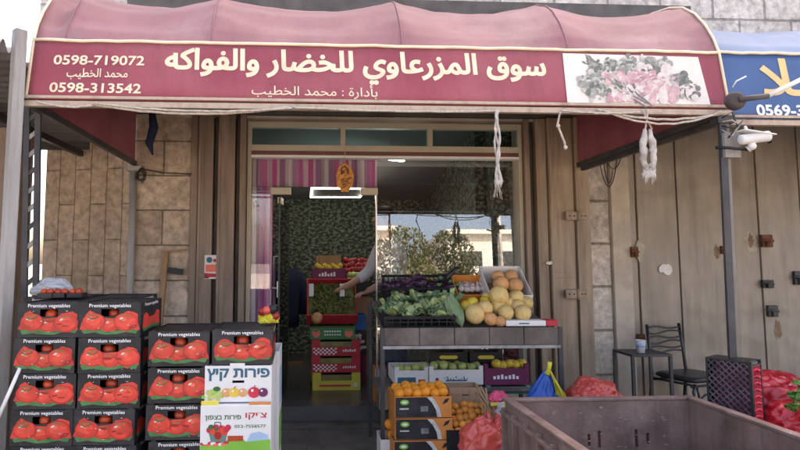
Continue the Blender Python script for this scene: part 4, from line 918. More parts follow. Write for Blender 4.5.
# bags on top of the stacks
def bag(name, label, c, r, m, grp=None, sz=1.0, seed=0, knot=True, cat='plastic bag', m2=None, flat=.35):
    "crumpled bag with gathered neck, base at c"
    t = thing(name, label, cat, tuple(c), 0, grp); mb_ = MB(); nu, nv = 110, 70
    def f(u, v):
        th = 2*math.pi*u; ph = math.pi*v
        d = Vector((math.sin(ph)*math.cos(th), math.sin(ph)*math.sin(th), -math.cos(ph)))
        sv = Vector((seed*3.1, seed*1.7, 0)); q_ = 1+.20*noise.noise(d*1.8+sv)-.09*abs(noise.noise(d*4.1+sv))*2-.035*abs(noise.noise(d*8+sv))*2-.010*abs(noise.noise(d*17+sv))*2
        zz = d.z
        if flat > .8: zz = math.copysign(abs(zz)**.45, zz)*.62; d = Vector((d.x, d.y, 0)).normalized()*min(1, (1-abs(d.z)**3)**.5*1.02) if abs(d.z) < 1 else Vector((0, 0, 0)); d.z = 0
        if zz > .45 and knot: k = (zz-.45)/.55; q_ *= 1-.45*k; zz = zz+.35*k+.04*math.sin(th*7+seed)*k*k
        if zz < -flat: zz = -flat+(zz+flat)*.15
        return (d.x*q_*r[0], d.y*q_*r[1], (zz*q_+flat+.1)*r[2]*sz)
    mb_.grid(f, nu, nv, m); mb_.build('bag_body', t)
    if knot:
        mb_ = MB(); top = f(.0, .97)[2]
        for k in range(5):
            a = k*1.26+seed; mb_.tube([(0, 0, top-.03*r[2]/.12), (math.cos(a)*.02, math.sin(a)*.02, top+.01), (math.cos(a)*.05, math.sin(a)*.04, top+.02+.01*k)], [.014, .009, .016], m2 or m, 6)
        mb_.build('knot', t)
    return t
c = P(47, 299, 3.35); bag('plastic_bag', 'crumpled clear plastic bag lying on the left tomato cartons', (c.x, 3.42, 1.163), (.11, .09, .07), M_['bag_clear'], seed=2, knot=False)
for k, px in enumerate((52, 66, 80, 6)):
    c = P(px, 299, 3.36); z0_ = 1.163
    t = thing('tomato_punnet', ['dark tray of tomatoes on the left stack next to the crumpled clear bag', 'dark tray of tomatoes in the middle of the row on the left stack', 'dark tray of tomatoes at the right of the row on the left stack', 'dark tray of tomatoes at the far left behind the post'][k], 'tray', (c.x, 3.32, z0_), R(random.uniform(-12, 12)), 'tomato trays on the left stack')
    mb = MB(); openbox(mb, .075, .11, .022, M_['black_plastic'], .003); mb.build('tray', t)
    for j in range(2): put_tomato((c.x-.016+.034*j, 3.295, z0_+.028), f'tomato lying in the {["tray beside the clear bag", "middle tray", "right tray", "far left tray"][k]} on the left stack', .6)
c = P(266, 327, 3.05)
t = bag('fruit_bag', 'small red and yellow fruit bag lying on top of the right tomato stack', (X(269, 3.2), 3.22, zt_), (.06, .05, .05), M_['bag_yellow'], seed=5, cat='bag', knot=False)
mb = MB(); 
for k in range(7): a = k*.9; mb.ball((math.cos(a)*.035, -.025+math.sin(a)*.02, .04+.006*k), .024, M_[('apple_red', 'bag_red', 'black', 'lemon')[k % 4]], seg=10)
mb.build('fruit', t)
mb = MB(); mb.tube([P(-5, 425, 2.9), P(20, 368, 2.96)], .009, M_['white'], 8); tag(mb.build('broom_handle'), 'thin white pole leaning by the left tomato stack', 'pole')

# ================================================================ THE STALL
YS, YSB = 4.0, 4.78
sx0, sx1 = X(384, YS, 335), X(558, YS, 335); zs1 = Z(327.5, YS, 470); zs0 = Z(345, YS, 470); cxs = (sx0+sx1)/2; WS = sx1-sx0
TILT = math.atan2(.17, YSB-YS)
t = thing('market_stall', 'weathered wooden produce stall on dark legs in front of the shop window', 'stall', (cxs, YS, 0))
mb = MB(); nseg = 5
for k in range(nseg):
    a = -WS/2+WS*k/nseg; b = a+WS/nseg; mb.box(a+.002, b-.002, -.012+.003*(k % 2), .012, zs0, zs1, M_['stall_wood'])
mb.build('front_board', t, bevel=.004)
mb = MB(); mb.add([(-WS/2, .014, zs1-.05), (WS/2, .014, zs1-.05), (WS/2, YSB-YS, zs1+.12), (-WS/2, YSB-YS, zs1+.12)], [(0, 1, 2, 3)], M_['stall_wood']); mb.build('tray_board', t, solid=.02)
mb = MB(); mb.bar((-WS/2-.01, 0, zs0-.012), (WS/2+.01, 0, zs0-.012), .03, .02, M_['post_pale']); mb.build('rail', t)
for xx_ in (-WS/2-.012, WS/2+.012):
    for yy in (.0, YSB-YS): mb = MB(); mb.bar((xx_, yy, 0), (xx_, yy, zs1+(.0 if yy == 0 else .12)), .028, .028, M_['post_dark']); mb.build('leg', t)
zsh = Z(387, 4.35)-.01
mb = MB(); mb.box(-WS/2, WS/2, .3, YSB-YS, zsh-.02, zsh, M_['stall_wood']); mb.build('shelf', t)
def tz(Y): return zs1-.05+.012+(Y-YS)*math.tan(math.atan2(.17, YSB-YS))
def ptray(px, py, Y): return P(px, py, Y)
rotT = (TILT, 0, 0)
def lattice_crate(t, w_, d, h, m, nx=9, nz=3, ny=6):
    mb_ = MB(); th = .007
    mb_.box(-w_/2, w_/2, -d/2, d/2, 0, .006, m)
    for (y, sgn) in ((-d/2, 1), (d/2-th, 1)):
        for k in range(nx+1): x = -w_/2+(w_-th)*k/nx; mb_.box(x, x+th, y, y+th, .006, h-.018, m)
        for k in range(1, nz): z = h*k/nz-.01; mb_.box(-w_/2, w_/2, y+.001, y+th-.001, z, z+.008, m)
        mb_.box(-w_/2-.004, w_/2+.004, y-.003, y+th+.003, h-.018, h, m)
    for x in (-w_/2, w_/2-th):
        for k in range(1, ny): y = -d/2+(d-th)*k/ny; mb_.box(x, x+th, y, y+th, .006, h-.018, m)
        for k in range(1, nz): z = h*k/nz-.01; mb_.box(x+.001, x+th-.001, -d/2+th, d/2-th, z, z+.008, m)
        mb_.box(x-.003, x+th+.003, -d/2+th+.003, d/2-th-.003, h-.018, h, m)
    mb_.build('crate_body', t)
Yf = 4.22; xa, xb = X(383, 4.08), X(453, 4.08)
t = thing('vegetable_crate', 'black lattice crate of green cabbages at the front left of the stall', 'crate', ((xa+xb)/2, Yf, tz(Yf)), rot=rotT)
lattice_crate(t, xb-xa, .34, .10, M_['black_plastic'])
Yk = 4.60
for (pa, pb, lab) in ((386, 424, 'black crate of purple vegetables at the back left of the stall'), (426, 456, 'black crate of dark aubergines behind the green cabbages')):
    a, b = X(pa, 4.45), X(pb, 4.45)
    t = thing('vegetable_crate', lab, 'crate', ((a+b)/2, Yk, tz(Yk)+.05), rot=(TILT*1.4, 0, 0)); lattice_crate(t, b-a, .3, .155, M_['black_plastic'], 6)
c = P(451, 272, 4.47); mb = MB(); mb.tube([P(444, 283, 4.47), P(449, 276, 4.46), P(455, 269, 4.47), P(458, 268, 4.5)], [.022, .02, .016, .012], M_['black_plastic'], 8); tag(mb.build('bent_bracket'), 'black bent bracket sticking up behind the cabbages', 'crate')
# cabbages
def leafgrid(mb_, M, L_, Wd, cup, m, ruf=.02, seed=0):
    def f(u, v):
        x = (u-.5)*Wd*math.sin(math.pi*min(1, .12+v*.86))**.6; z = v*L_; y = cup*(math.cos((u-.5)*2.2)-1)*-1.0 - .5*cup*v*v
        e = abs(u-.5)*2; n_ = ruf*(e**1.5+.4*v)*math.sin(u*17+v*9+seed)
        return M @ Vector((x, y+n_+.01*noise.noise(Vector((u*4, v*4, seed))), z))
    mb_.grid(f, 12, 10, m)
def cabbage(name, label, grp, r, ms, cat='cabbage', nl=9, seed=0):
    t = thing(name, label, cat, (0, 0, 0), 0, grp); mb_ = MB(); mb_.ball((0, 0, 0), r*.82, ms[0], 1.0, .12, 20); mb_.build('heart', t)
    mb_ = MB(); rr_ = random.Random(seed)
    for k in range(nl):
        a = 2*math.pi*k/nl*1.0+rr_.uniform(-.2, .2); tilt = rr_.uniform(.15, .75) if k % 2 else rr_.uniform(.6, 1.2)
        M = Matrix.Rotation(a, 4, 'Z') @ Matrix.Translation((0, -r*.45, -r*.75)) @ Matrix.Rotation(tilt, 4, 'X')
        leafgrid(mb_, M, r*rr_.uniform(1.3, 2.0), r*rr_.uniform(1.3, 1.8), r*.5, ms[1+(k % (len(ms)-1))], r*.17, k+seed)
    mb_.build('outer_leaves', t, solid=.002); return t
cpos = [(393, 309, 4.14, .065), (410, 312, 4.13, .06), (425, 308, 4.18, .065), (438, 312, 4.13, .062), (446, 303, 4.22, .07), (400, 300, 4.3, .06), (418, 299, 4.32, .058), (434, 298, 4.32, .06)]
labs = ['green cabbage at the left end of the black stall crate', 'pale hearted green cabbage second from the left in the stall crate', 'loose leaved green cabbage in the middle of the stall crate front', 'green cabbage fourth along the front of the stall crate', 'big blue green cabbage at the right end of the stall crate', 'green cabbage behind the leftmost one in the stall crate', 'green cabbage in the middle of the rear row in the stall crate', 'green cabbage at the rear right of the stall crate']
cab = [cabbage('cabbage', labs[0], 'green cabbages in the stall crate', .07, [M_['cabbage'], M_['cabbage_leaf'], M_['cabbage_dark'], M_['cabbage']], seed=1, nl=12), cabbage('cabbage', labs[1], 'green cabbages in the stall crate', .07, [M_['cabbage'], M_['cabbage_dark'], M_['cabbage'], M_['cabbage_leaf']], nl=10, seed=9)]
for i, (px, py, Y, r) in enumerate(cpos):
    o = cab[i] if i < 2 else dup(cab[i % 2], (0, 0, 0), None, labs[i])
    o.location = P(px, py, Y); s_ = r/.07; o.scale = (s_,)*3; o.rotation_euler = (random.uniform(-.4, .4), random.uniform(-.4, .4), random.uniform(0, 6))
# drooping large leaf at right
mb = MB(); p0 = P(448, 300, 4.16)
def dl(u, v):
    p = P(447+v*16+ (u-.5)*14*math.sin(math.pi*min(1, .15+.8*v)), 296+v*29-(u-.5)*6, 4.12-.09*v+.04*abs(u-.5)); p.z += .008*math.sin(u*14+v*8); return p
mb.grid(dl, 14, 14, M_['cabbage_leaf']); tag(mb.build('cabbage_leaf', solid=.003), 'large blue green leaf drooping over the crate edge toward the melons', 'leaf')
pm = [(393, 287), (403, 284), (413, 287), (420, 284)]
pl_ = ['purple leafy head at the left of the back crate', 'purple leafy head second in the back crate', 'purple leafy head third in the back crate', 'purple leafy head at the right of the back crate']
pc = cabbage('purple_cabbage', pl_[0], 'purple heads in the back crate', .055, [M_['aubergine'], M_['purple_leaf']], nl=6, seed=4)
for i, (px, py) in enumerate(pm):
    o = pc if i == 0 else dup(pc, (0, 0, 0), None, pl_[i]); o.location = P(px, py, 4.52); o.rotation_euler = (.3, .2*i, i*1.7)
mb = MB(); mb.tube([(0, 0, -.09), (0, 0, -.07), (.004, 0, 0), (.012, 0, .06), (.016, 0, .09), (.018, 0, .1)], [.008, .026, .033, .024, .015, .006], M_['aubergine'], 14); ag = mb.build('aubergine'); tag(ag, 'x', 'aubergine', 'aubergines in the back crate')
mb = MB(); mb.lathe([(.018, .085), (.012, .10), (.005, .105), (.004, .125)], M_['leaf_print'], 8, Matrix.Translation((.015, 0, 0))); mb.build('stalk', ag)
for i, (px, py, rz) in enumerate(((430, 288, .4), (438, 285, 1.2), (446, 288, .8), (441, 281, -.5))):
    l_ = 'dark glossy aubergine '+['lying at the left of the back crate', 'second in the back crate', 'at the right of the back crate', 'topmost in the back crate'][i]
    o = ag if i == 0 else dup(ag, (0, 0, 0)); o['label'] = l_; o.location = P(px, py, 4.5); o.rotation_euler = (R(70), .2, rz)
# cardboard boxes at back right
def tiltbox(name, label, pa, pb, Y, dz, d, h, m, inner=None, tilt=1.2, cat='box'):
    a, b = X(pa, Y-d/2), X(pb, Y-d/2); t = thing(name, label, cat, ((a+b)/2, Y, tz(Y)+dz), rot=(TILT*tilt, 0, 0)); mb_ = MB(); openbox(mb_, b-a, d, h, m, .006, inner=inner); mb_.build('box', t, bevel=.003); return t, b-a
t, w_ = tiltbox('cardboard_box', 'brown open cardboard box of garlic behind the melons', 455, 488, 4.52, .07, .24, .15, M_['orange_carton'], M_['kraft'], 2.9)
mb = MB(); mb.box(-w_/2+.004, w_/2-.004, -.1225, -.1205, .01, .06, M_['garlic']); mb.box(-w_/2+.004, w_/2-.004, -.1245, -.1225, .066, .074, M_['carton_white']); mb.build('front_print', t)
mb = MB(); mb.ball((0, 0, 0), .026, M_['garlic'], .9, .1, 12); mb.tube([(0, 0, .018), (.003, 0, .04), (.008, 0, .055)], [.009, .006, .005], M_['garlic'], 6); gl = mb.build('garlic_bulb'); tag(gl, 'white garlic bulb lying in the brown cardboard box on the stall', 'garlic', 'garlic bulbs in the brown box')
for i in range(9):
    o = gl if i == 0 else dup(gl, (0, 0, 0)); o.location = P(461+(i % 5)*5.6, 289-3*(i//5)+random.uniform(-1, 1), 4.47+.06*(i//5)); o.rotation_euler = (random.uniform(-1, 1), random.uniform(-1, 1), i)
t, w_ = tiltbox('melon_box', 'white tilted carton of orange cantaloupes at the back right of the stall', 487, 529, 4.52, .09, .34, .17, M_['carton_white'], M_['kraft'], 3.1)
mb = MB(); mb.box(-w_/2+.004, w_/2-.004, -.173, -.171, .03, .045, M_['tomato_pale']); mb.box(-w_/2+.004, w_/2-.004, -.173, -.171, .075, .09, M_['pink_fruit']); mb.build('stripe', t)
for sx in (-1, 1): mb = MB(); mb.box(sx*(w_/2-.03)-.012, sx*(w_/2-.03)+.012, .155, .165, .14, .165, M_['carton_white']); mb.build('tab', t)
def fruitmesh(name, r, m, sz=.96, nz=.03, seg=24, stem=True):
    mb_ = MB(); mb_.ball((0, 0, 0), r, m, sz, nz, seg)
    if stem: mb_.lathe([(r*.16, r*sz*.965), (r*.12, r*sz*.985), (r*.05, r*sz*.99)], M_['wood'], 8); mb_.tube([(0, 0, r*sz*.97), (r*.02, 0, r*sz*1.06)], [r*.08, r*.06], M_['wood'], 6)
    return mb_.build(name)
def fruits(name, cat, grp, r, m, pts, sz=.96, nz=.03, seg=24, labels=None, label=None):
    f = fruitmesh(name, r, m, sz, nz, seg); tag(f, label or labels[0], cat, grp)
    for i, (p, s_) in enumerate(pts):
        o = f if i == 0 else dup(f, (0, 0, 0))
        o.location = p; o.scale = (s_*random.uniform(.95, 1.05), s_*random.uniform(.95, 1.05), s_*random.uniform(.93, 1.06)); o.rotation_euler = (random.uniform(-1.2, 1.2), random.uniform(-1.2, 1.2), random.uniform(0, 6))
        if labels: o['label'] = labels[i]
fruits('cantaloupe', 'melon', 'cantaloupes in the white carton', .062, M_['cantaloupe'], [(P(501, 284, 4.38), .98), (P(515, 285.5, 4.38), .95), (P(498, 277, 4.50), .85), (P(511, 277, 4.52), .9)],
       labels=['large orange cantaloupe at the lower left of the white carton', 'orange cantaloupe at the lower right of the white carton', 'orange cantaloupe at the upper left of the white carton', 'orange cantaloupe at the upper right of the white carton'])
mel = [(498.7, 295.6, 9.8, 4.2, 'large pale melon topmost on the stall heap'), (515.6, 298, 8.5, 4.3, 'yellow melon at the upper right of the stall heap'), (497.8, 307, 8, 4.2, 'yellow melon in the middle of the stall heap'), (517, 306, 7.5, 4.22, 'yellow melon right of the heap centre half covered'), (505.8, 312.5, 8.2, 4.12, 'pale melon at the front just right of the orange ones'),
       (522.7, 312.8, 8.6, 4.13, 'round yellow melon at the right end of the stall heap'), (474.7, 314, 10, 4.1, 'biggest pale yellow melon at the front left of the heap'), (484.5, 308.5, 8.2, 4.14, 'orange tinted melon beside the biggest pale one'), (488, 299, 7.5, 4.3, 'melon half hidden behind the heap under the garlic box'), (508, 304, 7.5, 4.26, 'melon wedged behind the two middle ones of the heap'), (526, 303, 7, 4.28, 'melon at the back right edge of the stall heap')]
fruits('melon', 'melon', 'melons heaped on the stall', .062, M_['melon'], [(P(a, b, Y), r*Y/600/.062) for a, b, r, Y, l_ in mel], labels=[m_[4] for m_ in mel])
fruits('grapefruit', 'fruit', 'small citrus among the melons', .045, M_['cantaloupe'], [(P(490.7, 319, 4.07), 1.05), (P(500, 321.5, 4.05), .8)], labels=['orange grapefruit low between the front melons', 'small orange fruit next to the white flat carton'])
fruits('lemon', 'fruit', 'yellow quinces among the melons', .04, M_['lemon'], [(P(472, 302.7, 4.22), 1.0), (P(485.4, 301.5, 4.26), 1.0), (P(465.5, 306.5, 4.2), 1.05)], sz=1.15, labels=['yellow quince behind the biggest pale melon', 'yellow quince below the cardboard box of garlic', 'yellow quince next to the drooping cabbage leaf'])
a, b = X(505, 4.04), X(556, 4.04)
t = thing('flat_carton', 'flat white carton with a red end lying along the stall front', 'carton', ((a+b)/2, 4.1, zs1+.002), rot=(0, 0, R(-1.5))); L_ = b-a
mb = MB(); mb.box(-L_/2, L_*.27, -.06, .06, 0, .038, M_['carton_white']); mb.build('lid', t, bevel=.004)
mb = MB(); mb.box(L_*.275, L_/2, -.058, .058, 0, .04, M_['red_carton']); mb.build('end', t, bevel=.004)
mb = MB(); mb.box(-L_*.25, -L_*.05, -.0618, -.0605, .014, .022, M_['navy_ink']); mb.build('print', t)

# under the stall
def prod_box(name, label, pa, pb, pt, pb_, Y, d, m, cat='carton', grp=None):
    a, b = X(pa, Y), X(pb, Y); z0_, z1_ = Z(pb_, Y, (pa+pb)/2), Z(pt, Y, (pa+pb)/2)
    t = thing(name, label, cat, ((a+b)/2, Y+d/2, z0_), 0, grp); mb_ = MB(); w2, h = b-a, z1_-z0_
    openbox(mb_, w2, d, h*.8, m, .006)
    for sx in (-1, 1): mb_.box(min(sx*w2/2, sx*(w2/2-.03)), max(sx*w2/2, sx*(w2/2-.03)), -d/2, -d/2+.03, h*.8, h, m)
    mb_.build('box', t, bevel=.002); return t, w2, h
t, w2, h = prod_box('fruit_carton', 'white carton with a black label at the left under the stall', 394, 427, 367, 385, 4.38, .36, M_['carton_white'])
mb = MB(); mb.box(-w2*.42, w2*.12, -.1815, -.1805, h*.1, h*.42, M_['navy_ink']); mb.box(w2*.2, w2*.4, -.1815, -.1805, h*.12, h*.3, M_['red_ink']); mb.build('label_print', t)
t2, w2b, hb = prod_box('fruit_carton', 'white carton of green apples with dark writing in the middle under the stall', 428, 481, 366, 385, 4.36, .36, M_['carton_white'])
mb = MB(); 
for k in range(9): mb.tube([(-w2b*.22+k*.02, -.1815, hb*.36+.012*math.sin(k*2)), (-w2b*.2+k*.02, -.1815, hb*.30+.01*math.cos(k*3))], .0035, M_['navy_ink'], 5)
mb.box(-w2b*.2, w2b*.2, -.182, -.181, hb*.2, hb*.27, M_['navy_ink']); mb.disc((-w2b*.36, -.1815, hb*.3), .012, M_['plum_carton']); mb.build('label_print', t2)
t3, w2c, hc = prod_box('fruit_carton', 'plum red carton of yellow fruit at the right under the stall', 482, 526, 364, 385, 4.36, .36, M_['plum_carton'])
mb = MB(); 
for k in range(7): mb.box(-w2c*.3+k*.028, -w2c*.3+k*.028+.018, -.1815, -.1805, hc*.28, hc*.42+.006*(k % 3), M_['white_ink'])
mb.build('label_print', t3)
for (px0, px1, py, m, nm, n, lab, grp) in ((399, 424, 368.5, 'apple_green', 'apple', 7, 'green apple in the left carton under the stall', 'apples in the left carton under the stall'), (434, 476, 366.5, 'apple_green', 'apple', 10, 'green apple in the middle carton under the stall', 'apples in the middle carton under the stall'), (496, 522, 365, 'lemon', 'guava', 9, 'yellow fruit in the plum red carton under the stall', 'yellow fruits in the plum carton')):
    fruits(nm, 'fruit', grp, .034, M_[m], [(P(px0+(px1-px0)*i/(n-1), py+random.uniform(-2, 1), 4.46+.08*(i % 2)), random.uniform(.9, 1.1)) for i in range(n)], label=lab, seg=16)
t, w2, h = prod_box('tray', 'teal green tray below the plum red carton', 484, 527, 385.5, 394, 4.34, .36, M_['teal_carton'], 'tray')
t, w2, h = prod_box('tray', 'dark tray below the white apple carton', 430, 480, 386, 394, 4.36, .36, M_['black_plastic'], 'tray')
for k, (pa, pb) in enumerate(((428, 466), (468, 500))):
    t, w2, h = prod_box('dark_crate', ['black crate with yellow print deep under the stall, left one', 'black crate with yellow print deep under the stall, right one'][k], pa, pb, 349, 364, 4.6, .14, M_['black_plastic'], 'crate', 'dark crates deep under the stall')
    mb = MB(); 
    for j in range(4): mb.disc((-w2*.15+j*w2*.1, -.0715-.0003*j, h*.45), .018, M_['yellow_carton'], 10, 1.5, .8)
    mb.build('print', t)
# orange cartons
def orange_carton(label):
    t = thing('orange_carton', label, 'carton', (0, 0, 0), 0, 'black and orange cartons before the stall'); w2, d, h = .355, .30, .128
    mb_ = MB(); openbox(mb_, w2, d, h, M_['orange_carton'], .006); mb_.build('box', t, bevel=.003)
    mb_ = MB(); y = -d/2-.001
    arc = [(-w2/2+.004, .004), (w2*.30, .004), (w2*.27, .05), (w2*.18, .10), (w2*.1, h-.004), (-w2/2+.004, h-.004)]
    mb_.poly([(x, y, z) for x, z in arc], M_['carton_black'])
    st = [(w2*.24, .004), (w2*.31, .004), (w2*.285, .055), (w2*.20, .105), (w2*.15, h-.004), (w2*.06, h-.004), (w2*.15, .09), (w2*.215, .05)]
    mb_.poly([(x, y-.0005, z) for x, z in st], M_['pic_light'])
    mb_.disc((-w2*.33, y-.0006, h*.74), .022, M_['green_ink'], 16, 1.25, .75); mb_.disc((-w2*.33, y-.0009, h*.74), .013, M_['white_ink'], 14, 1.25, .5)
    mb_.box(-w2*.42, -w2*.26, y-.001, y-.0003, h*.40, h*.47, M_['pic_light']); mb_.box(-w2*.05, w2*.08, y-.001, y-.0003, h*.3, h*.55, M_['pic_dark'])
    mb_.poly([(w2*.33, y-.0005, h*.62), (w2*.38, y-.0005, h*.86), (w2*.46, y-.0005, h*.92), (w2*.42, y-.0005, h*.72)], M_['carton_black'])
    mb_.build('print', t); return t
oc = None
for k in range(4):
    z = k*.132; lab = ['lowest black and orange carton of the stack before the stall', 'third black and orange carton down before the stall', 'second black and orange carton from the top before the stall', 'topmost black and orange carton, filled with oranges, before the stall'][k]
    loc = (X(421, 3.75)+random.uniform(-.008, .008), 3.9, z)
    if oc is None: oc = orange_carton(lab); oc.location = loc
    else: dup(oc, loc, (0, 0, R(random.uniform(-1, 1))), lab)
zc = 3*.132
zt4 = zc+.128
fruits('orange', 'orange', 'oranges in the top carton', .034, M_['orange'], [((X(421, 3.75)-.14+.056*(i % 6)+random.uniform(-.006, .006), 3.80+.055*(i//6), zt4+.008+.010*(i % 2)+.008*(i//6)), random.uniform(.92, 1.08)) for i in range(18)], label='bright orange in the top carton of the black and orange stack', seg=18)
fruits('orange', 'orange', 'loose oranges left of the carton stack', .034, M_['orange'], [((X(389, 3.95), 3.98, .30), 1), ((X(388, 3.95)+.02, 3.95, .24), .95)], labels=['loose orange left of the black and orange cartons, upper one', 'loose orange left of the black and orange cartons, lower one'], seg=18)
t = thing('side_carton', 'narrow white carton left of the black and orange stack holding loose oranges', 'carton', (X(386, 3.98), 4.03, 0)); mb = MB(); openbox(mb, .1, .22, .22, M_['carton_white']); mb.build('box', t, bevel=.003)
# brown box + mandarin crate
t = thing('cardboard_box', 'brown cardboard box standing behind the mandarins', 'box', (X(463, 4.06), 4.14, 0)); mb = MB(); w2 = X(479, 4.06)-X(447, 4.06); h = Z(388, 4.06)
mb.holes(-w2/2, w2/2, 0, h, -.09, -.084, [(-.022, .022, h-.055, h-.045)], M_['kraft']); mb.box(-w2/2, w2/2, .084, .09, 0, h, M_['kraft'])
for sx in (-1, 1): mb.box(min(sx*w2/2, sx*(w2/2-.006)), max(sx*w2/2, sx*(w2/2-.006)), -.084, .084, 0, h, M_['kraft'])
mb.build('box', t, bevel=.003)
Ym = 3.86; xm0, xm1 = X(445, Ym-.1), X(492, Ym-.1); zmt = Z(431, Ym-.12)
t = thing('mandarin_crate', 'dark crate heaped with mandarins in front of the brown box', 'crate', ((xm0+xm1)/2, Ym+.02, 0)); mb = MB(); openbox(mb, xm1-xm0+.02, .28, zmt, M_['black_plastic']); mb.box(-(xm1-xm0)/2, (xm1-xm0)/2, -.134, .134, zmt-.05, zmt-.04, M_['black_plastic']); mb.build('crate_body', t)
mand = []
for j in range(5):
    for i in range(7):
        mand.append((Vector((xm0+.02+(xm1-xm0-.04)*i/6+random.uniform(-.008, .008), Ym-.09+.05*j, zmt-.008+.026*j+random.uniform(-.006, .01)-.006*abs(i-3))), random.uniform(.9, 1.08)))
fruits('mandarin', 'mandarin', 'mandarins heaped in the dark crate', .029, M_['mandarin'], mand, sz=.88, label='orange mandarin in the heaped dark crate before the brown box', seg=16)
fruits('pink_fruit', 'fruit', None, .033, M_['pink_fruit'], [(P(484, 421, Ym-.13), 1)], labels=['pink fruit lying on the heap of mandarins'], seg=18)
# sticks, wrappers, tag
c = P(494, 432, 3.7)
t = thing('stick_bundle', 'bundle of thin brown sticks behind the red plastic bag', 'sticks', (c.x, c.y, .0)); mb = MB()
for k in range(9): mb.tube([(random.uniform(-.04, .06), random.uniform(-.03, .03), .1), (random.uniform(-.06, .02), random.uniform(-.03, .03), .42), (random.uniform(-.1, .0), .05, .50+.012*k)], .007, M_['wood'], 5)
mb.build('sticks', t)
mb = MB(); a = P(507, 405, 3.35); mb.box(a.x-.016, a.x+.016, a.y, a.y+.006, a.z-.04, a.z+.04, M_['bag_yellow']); tag(mb.build('price_tag'), 'small yellow tag at the corner of the large brown bin', 'tag')
c = P(498, 398, 3.75); bag('wrapper', 'crumpled pink and white wrapper between the stall and the brown bin', (c.x, c.y, c.z-.04), (.07, .06, .06), M_['pink_fruit'], seed=8, knot=False, cat='wrapper')
c = P(505, 412, 3.6); bag('wrapper', 'crumpled white wrapper beside the left corner of the brown bin', (c.x, c.y, c.z-.05), (.06, .05, .08), M_['bag_clear'], seed=11, knot=False, cat='wrapper')
t = thing('wooden_crate', 'low wooden crate holding wrappers behind the brown bin corner', 'crate', (X(500, 3.72), 3.76, 0)); mb = MB(); openbox(mb, .16, .2, Z(402, 3.72), M_['wood']); mb.build('crate_body', t, bevel=.003); mb = MB(); a0 = Z(402, 3.72); mb.box(-.10, .16, -.115, -.105, a0-.012, a0+.006, M_['yellow_carton']); mb.build('rim', t)
# bags
c = P(493, 470, 3.35); bag('red_bag', 'shiny red plastic bag tied shut beside the brown bin', (c.x, 3.36, Z(474, 3.35)-.0), (.195, .16, .235), M_['bag_red'], seed=3)
mb = MB(); mb.box(c.x-.15, c.x+.15, 3.26, 3.5, 0, Z(474, 3.35)+.02, M_['kraft']); tag(mb.build('cardboard_box', bevel=.004), 'cardboard box under the shiny red plastic bag', 'box')
c = P(545, 398, 3.7); base = c.z
t = thing('blue_bag', 'blue plastic bag with a yellow flap standing behind the brown bin', 'plastic bag', (c.x, 3.72, base-.06))
mb = MB()
def bb(u, v):
    th = 2*math.pi*u; k = (1-v)**.62*(1-.25*v); d_ = Vector((math.cos(th), math.sin(th), 0))
    n_ = 1+.22*noise.noise(Vector((d_.x*1.4, d_.y*1.4, v*2.2+3)))-.22*abs(noise.noise(Vector((d_.x*2.6, d_.y*2.6, v*3))))*1.6-.08*abs(noise.noise(Vector((d_.x*7, d_.y*7, v*6))))*2
    return (-.008+.15*k*n_*d_.x+.035*v*v, .10*k*n_*d_.y, .235*v+.02*math.sin(th*2)*(1-v)*v*2)
mb.grid(bb, 72, 36, M_['bag_blue']); mb.build('bag_body', t)
mb = MB(); 
mb.grid(lambda u, v: (.03+.07*v*u+.035*v, -.03*v-.055*math.sin(v*2)*(.4+.6*u)-.016*math.sin(u*9+v*4)-.012*noise.noise(Vector((u*5, v*5, 2))), .24-.17*v-.05*u*v+.012*math.sin(u*7)), 24, 20, M_['bag_yellow']); mb.tube([(.02, -.01, .20), (.035, -.01, .235), (.04, -.012, .275)], [.02, .010, .014], M_['bag_yellow'], 8); mb.build('flap', t, solid=.003)
c = P(597, 400, 3.7); bag('red_bag', 'rounded pale red plastic bag lying behind the brown bin', (c.x, 3.75, Z(412, 3.7)), (.175, .15, .13), M_['bag_red'], seed=6, knot=False)
mb = MB(); mb.box(X(528, 3.72), X(625, 3.72), 3.6, 3.92, 0, base-.058, M_['kraft']); tag(mb.build('cardboard_box', bevel=.004), 'wide low cardboard box behind the brown bin carrying the bags', 'box')

# ================================================================ BROWN BULK BIN
Yb, Yn = 3.0, 1.75
bx0_, bx1_ = X(505, Yb, 400), X(690, Yb, 398); zr_ = Z(399, Yb, 600); g = -.13
t = thing('bulk_bin', 'large scuffed brown plastic bulk bin in the foreground', 'bin', (bx0_, Yn, g)); Wb = bx1_-bx0_; Db = Yb-Yn; Hb = zr_-g; th = .03
mb = MB(); zz = lambda py: Z(py, Yb, 600)-g
hs = [(X(px, Yb)-bx0_-.008, X(px, Yb)-bx0_+.008, zz(y1_), zz(y0_)) for px, y0_, y1_ in ((580, 432, 444), (590, 429, 446), (626, 428, 446), (637, 432, 443))]
mb.holes(th, Wb-th, .1, Hb-.004, Db-th, Db, hs, M_['bin'])
mb.build('wall', t)
mb = MB(); mb.box(0, th, 0, Db, .1, Hb-.004, M_['bin']); mb.build('wall', t)
mb = MB(); mb.box(Wb-th, Wb, 0, Db, .1, Hb-.004, M_['bin']); mb.build('wall', t)
mb = MB(); mb.box(th, Wb-th, 0, th, .1, Hb-.004, M_['bin']); mb.build('wall', t)
mb = MB(); mb.box(th, Wb-th, th, Db-th, .1, .14, M_['bin']); mb.build('floor_panel', t)
mb = MB()
mb.box(-.012, th+.004, -.012, Db+.012, Hb-.004, Hb+.012, M_['bin']); mb.box(Wb-th-.004, Wb+.012, -.012, Db+.012, Hb-.004, Hb+.012, M_['bin'])
mb.box(th+.005, Wb-th-.005, Db-th-.004, Db+.012, Hb-.004, Hb+.011, M_['bin']); mb.box(th+.005, Wb-th-.005, -.012, th+.004, Hb-.004, Hb+.011, M_['bin']); mb.build('rim', t, bevel=.004)
